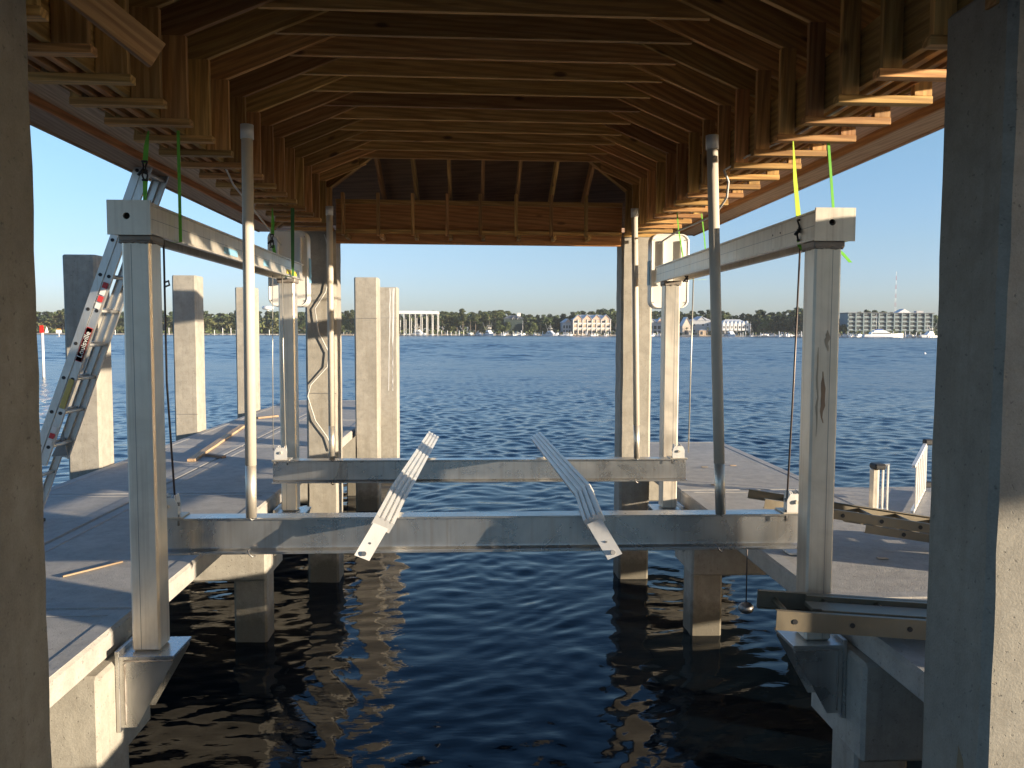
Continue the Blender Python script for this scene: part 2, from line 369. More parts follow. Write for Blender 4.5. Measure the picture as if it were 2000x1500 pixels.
# ------------------------------------------------------------------ concrete columns and piles
def pile(name, mat, label, cat, x0, x1, y0, y1, z1, group=None, z0=-3.2, seams=()):
    bm = bmesh.new(); jt = .003 if 'column' in name else .0025; n = 40 if 'column' in name else 14; ch = .026; rng = random.Random(int((x0*7+y0*13)*100))
    prof = [(x0+ch, y0), (x1-ch, y0), (x1, y0+ch), (x1, y1-ch), (x1-ch, y1), (x0+ch, y1), (x0, y1-ch), (x0, y0+ch)]
    rings = []
    zs = [z0 + (z1-.015-z0)*i/n for i in range(n+1)]
    for z in zs:
        rings.append([bm.verts.new((x+rng.uniform(-jt, jt), y+rng.uniform(-jt, jt), z)) for x, y in prof])
    cx, cy_ = (x0+x1)/2, (y0+y1)/2
    rings.append([bm.verts.new((cx+(x-cx)*.95, cy_+(y-cy_)*.95, z1)) for x, y in prof])
    for a, b in zip(rings, rings[1:]):
        for i in range(8): bm.faces.new((a[i], a[(i+1) % 8], b[(i+1) % 8], b[i]))
    bm.faces.new(rings[-1]); bm.faces.new(rings[0][::-1])
    o = emit(name, bm, mat)
    return tag(o, label, cat, group)
G = 'roof columns of the boat house'
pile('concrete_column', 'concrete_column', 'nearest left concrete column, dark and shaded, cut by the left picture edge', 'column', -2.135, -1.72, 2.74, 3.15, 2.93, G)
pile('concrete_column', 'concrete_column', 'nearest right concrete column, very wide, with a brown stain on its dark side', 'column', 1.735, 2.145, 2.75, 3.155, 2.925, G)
pile('concrete_column', 'concrete_pile', 'far left roof column with a white cable looped down its face', 'column', -2.115, -1.74, 9.98, 10.38, 2.93, G)
pile('concrete_column', 'concrete_pile', 'far right roof column in warm sun behind the right motor cover', 'column', 1.745, 2.125, 9.98, 10.38, 2.925, G)
G = 'free standing concrete piles along the left dock'
pile('concrete_pile', 'concrete_pile', 'dark topped concrete pile directly behind the leaning ladder', 'pile', -5.12, -4.72, 10.3, 10.7, 2.64, G)
pile('concrete_pile', 'concrete_pile', 'concrete pile between the front lift post and the tall left guide pole', 'pile', -5.12, -4.72, 13.95, 14.35, 2.64, G)
pile('concrete_pile', 'concrete_pile', 'smallest outer pile, half hidden behind the tall left guide pole', 'pile', -5.12, -4.72, 17.6, 18.0, 2.64, G)
pile('concrete_pile', 'concrete_pile', 'taller of the paired piles just right of the far left roof column', 'pile', -2.10, -1.70, 14.0, 14.4, 2.63, G)
pile('concrete_pile', 'concrete_pile', 'pile with a white drip streak, right and behind of the paired piles', 'pile', -2.09, -1.69, 17.6, 18.0, 2.66, G)
G2 = 'unseen piles added for shade right of the slip'  # both piles lie out of frame, added to cast shadows
pile('concrete_pile', 'concrete_pile', 'nearer added shadow pile, unseen beyond the right picture edge', 'pile', 3.84, 4.24, 3.12, 3.72, 2.64, G2)
pile('concrete_pile', 'concrete_pile', 'second added shadow pile, unseen beyond the right picture edge', 'pile', 4.25, 4.65, 5.05, 5.45, 2.64, G2)

for par, (x0, x1, y0, z) in (('concrete_column.002', (-2.105, -1.75, 9.98, .95)), ('concrete_pile.003', (-2.09, -1.71, 14.0, 1.93)), ('concrete_pile.004', (-2.08, -1.70, 17.6, 2.0)), ('concrete_pile.001', (-5.11, -4.73, 13.95, .3))):
    po = bpy.data.objects[par]; bx('pour_seam', 'steel_dark', po, (x0, y0-.0015, z), (x1, y0+.01, z+.007))
po = bpy.data.objects['concrete_pile.004']
for xx, wd in ((-1.845, .012), (-1.80, .008), (-1.77, .016)):
    bm = bmesh.new(); rng = random.Random(int(-xx*100)); L_ = []; Rr = []
    for i in range(12):
        z = 2.64 - i*.20; o_ = rng.uniform(-.008, .008) - i*.0035*(1 if wd > .01 else 0); ww = wd*(1-.05*i)*rng.uniform(.6, 1.1); L_.append((xx+o_-ww, z)); Rr.append((xx+o_+ww, z))
    prism(bm, L_ + Rr[::-1], 'y', 17.598, 17.603); emit('drip_streak', bm, 'white_paint', po)
po = bpy.data.objects['concrete_column.001']
bm = bmesh.new(); rng = random.Random(4); st_ = [(2.86+.035*math.cos(t*.45)*rng.uniform(.6, 1.2)+.02*math.sin(t*.45), .02+.13*math.sin(t*.45)*rng.uniform(.8, 1.1)) for t in range(14)]
prism(bm, st_, 'x', 1.7335, 1.737); emit('stain', bm, 'stain_brown', po)
# white drip on the farthest paired pile, brown rust stain on the near right column
def blob(name, mat, parent, pts, y, thick=.002, axis='y'):
    bm = bmesh.new(); prism(bm, pts, axis, y, y+thick); return emit(name, bm, mat, parent)

# ------------------------------------------------------------------ docks
def dock_slabs(parent, xs, ys, top=0.0, th=.15, border=.10, edge_mat='concrete_deck'):
    for i in range(len(xs)-1):
        for j in range(len(ys)-1):
            a, b, c, d = xs[i]+.005, xs[i+1]-.005, ys[j]+.005, ys[j+1]-.005
            bx('slab', 'concrete_deck', parent, (a, c, top-th), (b, d, top), .016)
            s = .016
            for q in ((a+s, c+s, a+s+border, d-s), (b-s-border, c+s, b-s, d-s), (a+s+border, c+s, b-s-border, c+s+border), (a+s+border, d-s-border, b-s-border, d-s)):
                bx('tooled_border', 'concrete_smooth', parent, (q[0], q[1], top-.01), (q[2], q[3], top+.004), 0)
dl = thing('concrete_dock', 'left concrete dock with tooled joints, under the leaning ladder', 'dock', (-3.4, 8, 0), 'concrete docks either side of the slip')
dock_slabs(dl, [-4.7, -3.5, -2.15], [-3.0, 1.4, 5.0, 8.6, 12.2, 15.8, 20.4])
dr = thing('concrete_dock', 'right concrete dock in sun with two ladders lying on it', 'dock', (3, 6, 0), 'concrete docks either side of the slip')
dock_slabs(dr, [2.15, 3.82], [-3.0, 1.4, 5.0, 8.6, 12.5])
bx('slab', 'concrete_deck', dl, (-2.14, -3.0, -.15), (2.14, -.4, -.004), .016)
lp = thing('concrete_platform', 'lower concrete platform beyond the right dock, carrying the step ladder', 'dock', (6, 6, -.15))
bx('slab', 'concrete_deck', lp, (3.84, -3.0, -.30), (8.8, 5.0, -.15), .016)
bx('slab', 'concrete_deck', lp, (3.84, 5.01, -.30), (8.8, 9.52, -.15), .016)
for (xa, xb) in ((4.6, 4.9), (7.6, 7.9)):
    for y in (1.0, 8.0): bx('pile', 'concrete_pile', lp, (xa, y, -3.2), (xb, y+.3, -.30), .02)
for s, root, xo in ((-1, dl, 4.65), (1, dr, 3.75)):
    for y in (.55, 4.35, 7.9, 11.5) + ((15.2, 18.8) if s < 0 else ()):
        bm = bmesh.new(); xi = 2.10
        prism(bm, [(s*xi, -.152), (s*xo, -.152), (s*xo, -.73), (s*xi, -.73)], 'y', y, y+.70)
        bmesh.ops.bevel(bm, geom=list(bm.edges), offset=.02, segments=1, affect='EDGES')
        emit('pile_cap', bm, 'concrete_edge', root)
        bx('pile', 'concrete_pile', root, (s*2.14, y+.15, -3.2), (s*2.46, y+.47, -.72), .02)
        bx('pile', 'concrete_pile', root, (s*(xo-.5), y+.15, -3.2), (s*(xo-.18), y+.47, -.72), .02)

# ------------------------------------------------------------------ roof
roof = thing('boat_house_roof', 'timber roof framing with bare rafters, collar ties and plywood over the boat slip', 'roof', (0, 6, 2.87))
Y0, SP, NF = 9.73, .4064, 24
ZB = {-1: 2.886, 1: 2.85}; SL = .43; KX, KZ = 1.735, 3.385; RH = .235
def zr(x): return KZ + SL*(KX-abs(x))
vert = RH*math.sqrt(1+SL*SL)
for kf in range(NF):
    y = Y0 - kf*SP + .019
    for s in (-1, 1):
        sw = .15 if s < 0 else .09
        zb = ZB[s]
        # rafter (bottom line zr, cut short near the hip)
        xi = max(0.02, KX - (Y0 - (y-.019)))
        if xi < 1.6:
            a = Vector((s*2.45, y, zr(2.45) + vert/2 + .02)); b = Vector((s*xi, y, zr(xi) + vert/2))
            board('rafter', 'lumber', roof, a, b, RH, .038)
        # rafter tail
        board('rafter_tail', 'lumber', roof, (s*2.40, y+.04, 3.165), (s*2.69, y+.04, 3.17), .08, .038)
        board('stud', 'lumber', roof, (s*(KX+sw/2), y-.004, zb+.038), (s*(KX+sw/2), y-.004, KZ+.004), sw, .038, side=(0,1,0))
        board('outer_stud', 'lumber', roof, (s*2.155, y, zb+.038), (s*2.155, y, 3.22), .09, .038, side=(0,1,0))
        board('lookout', 'lumber', roof, (s*(KX-.012), y+.013, zb+.019), (s*2.205, y+.013, zb+.019), .038, .064, side=(0,1,0))
    if y < 9.1:
        board('collar_tie', 'lumber', roof, (-1.34, y+.0385, 3.575+.092), (1.32, y+.0385, 3.565+.092), .184, .038)
yE = Y0+.1; yN = -.2
for s in (-1, 1):
    x0 = (1.89 if s < 0 else 1.83)
    for i in range(3):
        xa = x0 + i*.085
        board('header_ply', 'lumber', roof, (s*(xa+.019), yN, 3.065), (s*(xa+.019), 10.3, 3.065), .28, .038, side=(1,0,0))
    board('header_plywood', 'plywood', roof, (s*(x0+.255), yN, 3.08), (s*(x0+.255), 10.3, 3.08), .30, .014, side=(1,0,0))
    # eave: soffit strip, step board, outer strip, fascia
    board('soffit_board', 'trim_board', roof, (s*2.57, yN, 3.108), (s*2.57, 11.0, 3.108), .24, .02, side=(0,0,1))
    board('nailer', 'lumber', roof, (s*2.46, yN, 3.125), (s*2.46, 11.0, 3.125), .038, .038, side=(0,0,1))
    board('sub_fascia', 'plywood', roof, (s*2.70, yN, 3.105), (s*2.70, 11.0, 3.105), .13, .022, side=(1,0,0))
    board('soffit_board', 'trim_board', roof, (s*2.832, yN, 3.062), (s*2.832, 11.15, 3.062), .24, .02, side=(0,0,1))
    board('fascia', 'trim_board', roof, (s*2.962, yN, 3.132), (s*2.962, 11.2, 3.132), .19, .022, side=(1,0,0))
# far end: beam, studs, ledger, fascia
board('end_beam', 'plywood', roof, (-1.735, 10.02, 3.02), (1.74, 10.02, 3.01), .50, .04)
board('end_ledger', 'lumber', roof, (-1.73, 9.975, 2.915), (1.735, 9.975, 2.905), .045, .05)
board('end_plate', 'lumber', roof, (-1.73, 9.97, 3.265), (1.735, 9.97, 3.255), .05, .06)
board('fascia', 'trim_board', roof, (-2.97, 11.21, 3.14), (2.97, 11.21, 3.14), .19, .022)
for x in (-1.61, -1.2, -.795, -.39, 0.0, .425, .845, 1.26):
    board('stud', 'lumber', roof, (x, 9.74, 2.84), (x, 9.74, 3.33), .09 if x < -1.5 else .06, .038, side=(1,0,0))
    board('lookout', 'lumber', roof, (x+.04, 9.70, 2.83), (x+.04, 9.99, 2.83), .05, .04, side=(1,0,0))
    yb = Y0 - (KX-abs(x)) + .06
    if Y0-yb > .15:
        ya = 10.95; za = KZ + SL*(Y0-ya) + vert/2; zb_ = KZ + SL*(Y0-yb) + vert/2
        board('rafter', 'lumber', roof, (x+.03, ya, za), (x+.03, yb, zb_), .14, .038, side=(1,0,0))
for s in (-1, 1):   # doubled hip rafters
    for d in (0, .06):
        a = Vector((s*(KX+.9-d), Y0+.9, zr(KX+.9)+vert/2+.0)); b = Vector((s*(.02+d), Y0-KX+2*d*.5, zr(0)+vert/2))
        board('hip_rafter', 'lumber', roof, a, b, .235, .035, side=(s, -1, 0))
board('ridge_board', 'lumber', roof, (0, yN, zr(0)+.16), (0, Y0-KX, zr(0)+.16), .26, .036, side=(1,0,0))
def sheet(name, mat, parent, pts, th):
    bm = bmesh.new(); a = [bm.verts.new(p) for p in pts]; b = [bm.verts.new((p[0], p[1], p[2]+th)) for p in pts]
    bm.faces.new(a[::-1]); bm.faces.new(b); n = len(a)
    for i in range(n): bm.faces.new((a[i], a[(i+1) % n], b[(i+1) % n], b[i]))
    return emit(name, bm, mat, parent)
XO = 2.98
def zt(x): return KZ + SL*(KX-abs(x)) + vert + .004
YH = Y0 + (XO-KX)
for s in (-1, 1):
    pts = [(s*XO, -.5, zt(XO)), (0, -.5, zt(0)), (0, Y0-KX, zt(0)), (s*XO, YH, zt(XO))]
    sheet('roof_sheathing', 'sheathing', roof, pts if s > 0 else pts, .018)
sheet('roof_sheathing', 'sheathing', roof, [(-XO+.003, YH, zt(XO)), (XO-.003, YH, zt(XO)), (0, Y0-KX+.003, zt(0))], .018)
# temporary brace across the left studs
board('brace', 'lumber', roof, (-1.86, 3.02, 3.19), (-1.385, 3.47, 2.825), .115, .038, side=(.5,-.85,0))

# ------------------------------------------------------------------ boat lift: side frames
def lift_frame(s, label):
    fr = thing('boat_lift', label, 'boat lift', (s*1.95, 6.5, 0), 'side frames of the boat lift')
    xa, xb = 1.872, 2.03
    for i, (y0, y1) in enumerate(((4.62, 4.78), (8.26, 8.42))):
        zb = -.118
        bm = bmesh.new(); box(bm, (s*xa, y0, zb), (s*xb, y1, 2.20), .012)
        p = emit('post', bm, 'aluminum', fr)
        for dx in (.045,): bx('groove', 'steel_dark', p, (s*xa if s > 0 else s*xb, y0, 0), (s*xa if s > 0 else s*xb, y0, 0)) if False else None
        # extrusion seam on the front face
        xm = s*(xa+.105)
        bx('seam', 'steel_dark', p, (xm-.0015, y0-.0006, zb+.01), (xm+.0015, y0+.003, 2.18))
        bm = bmesh.new(); box(bm, (s*(xa-.012), y0-.012, 2.196), (s*(xb+.012), y1+.012, 2.232), .006)
        emit('collar', bm, 'weld', p)
        # weld bead at the collar: lumpy ring
        bm = bmesh.new(); rng = random.Random(i*5+int(s)+9)
        per = []
        for t in range(13): per.append((s*(xa-.004)+(s*(xb-xa+.008))*t/12, y0-.006))
        for t in range(1, 13): per.append((s*(xb+.004), y0-.006+(y1-y0+.012)*t/12))
        for t in range(1, 13): per.append((s*(xb+.004)-(s*(xb-xa+.008))*t/12, y1+.006))
        for t in range(1, 13): per.append((s*(xa-.004), y1+.006-(y1-y0+.012)*t/12))
        tube(bm, [(x, y, 2.194+rng.uniform(-.004, .004)) for x, y in per], [rng.uniform(.005, .011) for _ in per], 6)
        emit('weld_bead', bm, 'weld', p)
        # mounting bracket: back plate on the cap, top plate, two gussets
        br = bx('bracket', 'aluminum_beam', fr, (s*2.098, y0-.07, -.56), (s*2.075, y1+.07, -.09), .003)
        bx('top_plate', 'aluminum_beam', br, (s*2.075, y0-.07, -.14), (s*1.775, y1+.07, -.12), .002)
        for yy in (y0-.066, y1+.05):
            bm = bmesh.new(); prism(bm, [(s*2.074, -.141), (s*1.785, -.141), (s*1.785, -.165), (s*1.99, -.53), (s*2.074, -.53)], 'y', yy, yy+.014)
            emit('gusset', bm, 'aluminum_beam', br)
        bm = bmesh.new(); rng = random.Random(3)
        tube(bm, [(s*(2.05-.27*t/20), y0-.069, -.146+rng.uniform(-.002, .002)) for t in range(21)], [rng.uniform(.004, .008) for _ in range(21)], 6)
        tube(bm, [(s*2.045, y0-.069, -.16-.35*t/20) for t in range(21)], [rng.uniform(.003, .007) for _ in range(21)], 6)
        emit('weld_bead', bm, 'weld', br)
    # top beam: twin channel box, open slot under it
    za, zt_ = 2.234, 2.408
    bm = bmesh.new()
    for (p, q) in ((1.868, 1.892), (2.05, 2.074)): box(bm, (s*p, 4.60, za), (s*q, 8.66, zt_), .003)
    box(bm, (s*1.893, 4.60, zt_-.022), (s*2.049, 8.66, zt_-.004), 0)
    for z in (za, zt_-.016): box(bm, (s*1.8675, 4.60, z), (s*1.856, 8.66, z+.014), .002)
    for z in (za, zt_-.016): box(bm, (s*2.0745, 4.60, z), (s*2.086, 8.66, z+.014), .002)
    tbm = emit('top_beam', bm, 'aluminum', fr)
    for z in (2.318,): bx('seam', 'steel_dark', tbm, (s*1.8674, 4.62, z), (s*1.870, 8.64, z+.003))
    # end plate with a round shaft hole
    x0, x1, z0, z1 = 1.855, 2.088, 2.228, 2.416
    hx, hz = (2.088-.105) if s < 0 else (1.855+.098), 2.330 if s < 0 else 2.333
    bm = bmesh.new(); N = 28; outer = []; inner = []
    for j in range(N):
        t = 2*math.pi*(j+.5)/N; c_, s_ = math.cos(t), math.sin(t)
        m_ = 1/max(abs(c_), abs(s_)); ux, uz = c_*m_, s_*m_
        ox = hx + (ux*(x1-hx) if ux > 0 else ux*(hx-x0)); oz = hz + (uz*(z1-hz) if uz > 0 else uz*(hz-z0))
        outer.append((s*ox, oz)); inner.append((s*(hx+.0185*c_), hz+.0185*s_))
    for yy in (4.585, 4.598):
        outer_v = [bm.verts.new((a, yy, b)) for a, b in outer]; inner_v = [bm.verts.new((a, yy, b)) for a, b in inner]
        for j in range(N): bm.faces.new((outer_v[j], outer_v[(j+1) % N], inner_v[(j+1) % N], inner_v[j]))
        if yy < 4.59: f0, g0 = outer_v, inner_v
        else:
            for j in range(N):
                bm.faces.new((f0[j], outer_v[j], outer_v[(j+1) % N], f0[(j+1) % N])); bm.faces.new((g0[j], g0[(j+1) % N], inner_v[(j+1) % N], inner_v[j]))
    ep = emit('end_plate', bm, 'aluminum', fr)
    bx('shadow_plate', 'rubber', ep, (s*(hx-.03), 4.63, hz-.03), (s*(hx+.03), 4.66, hz+.03))  # black plate stands in for the shade inside the hole
    # shaft inside the beam, winder drums over the cables
    tb('drive_shaft', 'steel_dark', fr, [(s*1.97, 4.62, 2.32), (s*1.97, 8.66, 2.32)], .014, 10)
    # motor cover: moulded white shell with rounded corners
    ca, cb_, z0, z1, y0, y1 = 1.83, 2.245, 1.97, 2.765, 8.74, 8.93
    bm = bmesh.new(); rad = .085; ring = []
    for (cx, cz, t0) in ((cb_-rad, z1-rad, 0), (ca+rad, z1-rad, 90), (ca+rad, z0+rad, 180), (cb_-rad, z0+rad, 270)):
        for j in range(7): t = R(t0 + 15*j); ring.append((cx+rad*math.cos(t), cz+rad*math.sin(t)))
    mx, mz = (ca+cb_)/2, (z0+z1)/2
    secs = [(y0, .0), (y0-.006, .004), (y0-.006, .014), (y0, .018), (y0, .018)]
    secs = [(y0, 1.0), (y1-.05, 1.02), (y1, .93)]
    vr = []
    for yy, sc__ in secs: vr.append([bm.verts.new((s*(mx+(a-mx)*sc__), yy, mz+(b-mz)*sc__)) for a, b in ring])
    n = len(ring)
    for a, b in zip(vr, vr[1:]):
        for j in range(n): bm.faces.new((a[j], a[(j+1) % n], b[(j+1) % n], b[j]))
    bm.faces.new(vr[-1])
    # rim flange facing the camera and recessed face
    fl = [bm.verts.new((s*(mx+(a-mx)*.955), y0-.004, mz+(b-mz)*.975)) for a, b in ring]
    fl2 = [bm.verts.new((s*(mx+(a-mx)*.93), y0+.006, mz+(b-mz)*.96)) for a, b in ring]
    for A, B in ((vr[0], fl), (fl, fl2)):
        for j in range(n): bm.faces.new((A[j], A[(j+1) % n], B[(j+1) % n], B[j]))
    bm.faces.new(fl2)
    cv = emit('motor_cover', bm, 'cover_white', fr)
    for (xx) in ((1.955, 2.15) if s > 0 else (1.895, 2.135)):
        bx('flange', 'cover_white', cv, (s*xx-.002, y0-.034, 2.30), (s*xx+.002, y0+.004, 2.695), .001)
        if s < 0:
            for zz in (2.63, 2.47): bx('bracket_tab', 'aluminum_bright', cv, (s*xx-.012, y0-.040, zz), (s*xx+.004, y0-.034, zz+.055), .002)
    bx('label', 'sticker_blue', cv, (s*1.8255, 8.78, 2.22), (s*1.8215, 8.89, 2.48))
    for (a, b) in ((1.86, 2.70), (2.21, 2.70), (1.86, 2.03), (2.21, 2.03)):
        tb('screw', 'steel_dark', cv, [(s*a, y0+.006, b), (s*a, y0-.006, b)], .005, 8)
    return fr, tbm
fl_, tbl = lift_frame(-1, 'left aluminum lift frame: two square posts under a long top beam, by the leaning ladder')
frr, tbr = lift_frame(1, 'right aluminum lift frame: square posts and top beam, brown stained front post')
po = bpy.data.objects['post.002']
for (xa_, xb_, z0_, z1_, mt_) in ((1.925, 1.955, 1.18, 1.48, 'stain_rust'), (1.90, 1.915, 1.10, 1.62, 'stain_rust2'), (1.94, 1.975, 1.60, 1.72, 'stain_rust2')):
    bm = bmesh.new(); rng = random.Random(int(z0_*100)); L_ = []; Rr = []
    for i in range(10):
        z = z1_-(z1_-z0_)*i/9; ww = (xb_-xa_)/2*math.sin(math.pi*(i+.6)/10.2)*rng.uniform(.5, 1.1); xc = (xa_+xb_)/2+rng.uniform(-.006, .006); L_.append((xc-ww, z)); Rr.append((xc+ww, z))
    prism(bm, L_+Rr[::-1], 'y', 4.6185, 4.621); emit('stain', bm, mt_, po)
# stickers on the left top beam, holes on the right one
bx('sticker', 'sticker_blue', tbl, (-1.8665, 5.95, 2.26), (-1.8645, 6.28, 2.305)); bx('sticker', 'sticker_blue', tbl, (-1.8665, 7.05, 2.262), (-1.8645, 7.22, 2.31))
st = bx('warning_sticker', 'sticker_yellow', tbl, (-1.8665, 7.92, 2.258), (-1.8645, 8.36, 2.30))
bx('print_block', 'sticker_black', st, (-1.8650, 8.15, 2.262), (-1.8640, 8.18, 2.296))
for y in (5.15, 5.28): tb('bolt_hole', 'rubber', tbr, [(1.8665, y, 2.34-(y-5.15)*.0), (1.8685, y, 2.34)], .007, 10)

# ------------------------------------------------------------------ boat lift: cradle (two cross beams, bunks, guide poles)
cr_ = thing('hanging_cradle', 'hanging aluminum lift cradle: two cross beams, V bunks and white guide poles', 'boat lift', (0, 6.5, .4))
for (y, z0, z1) in ((5.0, .35, .573), (7.9, .245, .467)):
    bm = bmesh.new(); fw = .135
    box(bm, (-2.02, y-.006, z0+.012), (2.02, y+.006, z1-.012)); 
    for z in (z0, z1-.012): box(bm, (-2.02, y-fw/2, z), (2.02, y+fw/2, z+.012), .002)
    for z, g in ((z0+.012, 1), (z1-.012, -1)):
        prism(bm, [(y-.022, z), (y-.006, z+g*.012), (y-.006, z)], 'x', -2.02, 2.02)
    cb = emit('cross_beam', bm, 'aluminum_beam', cr_)
    for s in (-1, 1):   # sheave and its cheek plates at each end
        xs_ = s*1.93; zz = z1+.075
        bm = bmesh.new(); N = 22
        for (xo, r_) in ((-.016, .058), (.016, .058)):
            tube(bm, [(xs_+xo-.004, y, zz), (xs_+xo+.004, y, zz)], r_, N)
        tube(bm, [(xs_-.014, y, zz), (xs_+.014, y, zz)], .045, N)
        sv = emit('sheave', bm, 'aluminum_bright', cr_)
        for xo in (-.034, .028):
            bm = bmesh.new(); prism(bm, [(y-.055, z1), (y+.055, z1), (y+.055, zz+.02), (y+.03, zz+.062), (y-.03, zz+.062), (y-.055, zz+.02)], 'x', xs_+xo, xs_+xo+.006)
            emit('cheek_plate', bm, 'aluminum_bright', sv)
        tb('axle_bolt', 'steel_dark', sv, [(xs_-.05, y, zz), (xs_+.05, y, zz)], .011, 8)
        # face-on cheek seen from the slip entrance
        bm = bmesh.new(); prism(bm, [(xs_-.06, z1+.001), (xs_+.06, z1+.001), (xs_+.06, zz+.01), (xs_+.04, zz+.05), (xs_-.04, zz+.05), (xs_-.06, zz+.01)], 'y', y-.066, y-.060)
        emit('cheek_plate', bm, 'aluminum_bright', sv)
        tb('axle_bolt', 'aluminum', sv, [(xs_, y-.082, zz), (xs_, y-.05, zz)], .013, 6)
        bx('base_plate', 'aluminum', sv, (xs_-.085, y-.075, z1+.001), (xs_+.085, y+.075, z1+.010), .002)
        for xo in (-.06, .06): tb('bolt', 'steel_dark', sv, [(xs_+xo, y-.055, z1-.045), (xs_+xo, y-.055, z1+.02)], .007, 6)
# bunks
def bunk(s):
    tilt = R(30)   # inward tilt of the carpet face
    def ribbed(bm, p0, p1, wd):
        p0, p1 = Vector(p0), Vector(p1); d = (p1-p0).normalized()
        side = Vector((math.cos(tilt), 0, s*math.sin(tilt))); side = (side - d*side.dot(d)).normalized(); up = side.cross(d).normalized()
        if up.z < 0: up = -up
        prof = [(-.5, -.03), (-.5, .034), (-.33, .034), (-.31, .022), (-.24, .022), (-.22, .034), (-.06, .034), (-.04, .022), (.04, .022), (.06, .034), (.22, .034), (.24, .022), (.31, .022), (.33, .034), (.5, .034), (.5, -.03)]
        va = [bm.verts.new(p0 + side*(a*wd) + up*b) for a, b in prof]; vb = [bm.verts.new(p1 + side*(a*wd) + up*b) for a, b in prof]
        n = len(prof)
        for i in range(n): bm.faces.new((va[i], va[(i+1) % n], vb[(i+1) % n], vb[i]))
        bm.faces.new(va); bm.faces.new(vb[::-1])
    bm = bmesh.new()
    A = (s*.625, 9.02, .535); B = (s*.675, 5.52, .60); D = (s*.635, 4.78, .575)
    if s < 0: A = (-.535, 9.0, .545); B = (-.60, 5.42, .61); D = (-.618, 4.70, .585)
    ribbed(bm, B, A, .128); ribbed(bm, D, (B[0], B[1]-.001, B[2]), .118)
    b = emit('bunk', bm, 'aluminum_bright', cr_)
    # sloping end bar down the front of the beam
    bm = bmesh.new(); 
    d0 = Vector((s*.622, 4.72, .585)); d1 = Vector((s*.728, 4.60, .405)) if s > 0 else Vector((-.728, 4.62, .408))
    wd = Vector((math.cos(R(8)), 0, s*math.sin(R(24)))).normalized()*.045; up = Vector((0, -.012, .004))
    q = [d0-wd, d0+wd, d1+wd, d1-wd]
    a = [bm.verts.new(p) for p in q]; c = [bm.verts.new(p+up) for p in q]
    bm.faces.new(a); bm.faces.new(c[::-1])
    for i in range(4): bm.faces.new((a[i], a[(i+1) % 4], c[(i+1) % 4], c[i]))
    eb = emit('end_bar', bm, 'aluminum_bright', b)
    e = d1 + (d0-d1)*.12 + up
    tb('bolt', 'steel_dark', eb, [e, e+Vector((0, -.016, .004))], .014, 12)
    e = d1 + (d0-d1)*.42 + up; tb('rivet', 'steel_dark', eb, [e, e+Vector((0, -.006, .0))], .006, 8)
    # bunk brackets under it
    for yy, zt__ in ((5.0, .573), (7.9, .467)):
        xx = s*.63; bx('bunk_bracket', 'aluminum', b, (xx-.03, yy-.05, zt__+.001), (xx+.03, yy+.05, zt__+.008), .002)
bunk(-1); bunk(1)
for (x0, y, z0, x1, z1, r_, py) in ((-1.432, 4.93, .585, -1.418, 2.90, .033, 1), (1.448, 4.93, .585, 1.35, 2.88, .033, 1),
                                (-1.442, 7.83, .48, -1.44, 2.87, .030, 0), (1.515, 7.83, .48, 1.462, 2.88, .030, 0)):
    g = tb('guide_pole', 'pvc', cr_, [(x0+(x1-x0)*.15, y, z0+(z1-z0)*.135), (x1, y, z1)], r_, 24)
    tb('pole_cap', 'pvc_cap', g, [(x1+(x0-x1)*.025, y, z1-.07), (x1, y, z1+.012)], r_+.005, 24)
    tb('pole_socket', 'aluminum', g, [(x0, y, z0-.006), (x0+(x1-x0)*.152, y, z0+(z1-z0)*.137)], r_*.97, 20)
    for zz in (z0+.005, z0-.222):
        bm = bmesh.new(); yb_ = (5.0 if y < 6 else 7.9) - .0675; tube(bm, [(x0-.02, yb_+.03, zz+.012), (x0-.022, yb_-.012, zz+.012), (x0-.012, yb_-.020, zz-.006), (x0+.006, yb_-.018, zz-.024), (x0+.018, yb_+.0, zz-.020)], .005, 8); emit('hook_bolt', bm, 'steel_dark', g)

# lift cables
G = 'steel lift cables'
for lab, mat, pts in (('steel cable from the front left beam end to the cradle', 'cable', [(-1.925, 4.96, 2.24), (-1.93, 4.97, 1.4), (-1.90, 4.98, .66)]),
                 ('steel cable hanging beside the front right post', 'cable', [(1.93, 4.98, 2.24), (1.915, 4.99, 1.4), (1.895, 5.0, .66)]),
                 ('pale cable in front of the far left lift post', 'cable_lit', [(-1.895, 7.86, 2.24), (-1.90, 7.87, 1.5), (-1.893, 7.88, .55)]),
                 ('pale cable right of the far right lift post', 'cable_lit', [(2.065, 7.9, 2.24), (2.055, 7.9, 1.5), (2.045, 7.9, .52)])):
    c_ = tb('lift_cable', mat, None, pts, .0065, 8); tag(c_, lab, 'cable', G)
for lab, mat, pts in (('thin cable just left of the far left lift post', 'cable_lit', [(-1.985, 7.86, 2.24), (-2.0, 7.87, 1.5), (-2.01, 7.88, .56)]),):
    tag(tb('lift_cable', mat, None, pts, .004, 8), lab, 'cable', G)
bm = bmesh.new(); tube(bm, [(-1.93, 4.965, 1.99), (-1.90, 4.955, 2.0), (-1.895, 4.955, 1.975), (-1.925, 4.96, 1.965)], .006, 6)
o = emit('cable_clip', bm, 'cable', None); o.parent = bpy.data.objects['lift_cable']; o.matrix_parent_inverse = WORLD['lift_cable'].inverted()

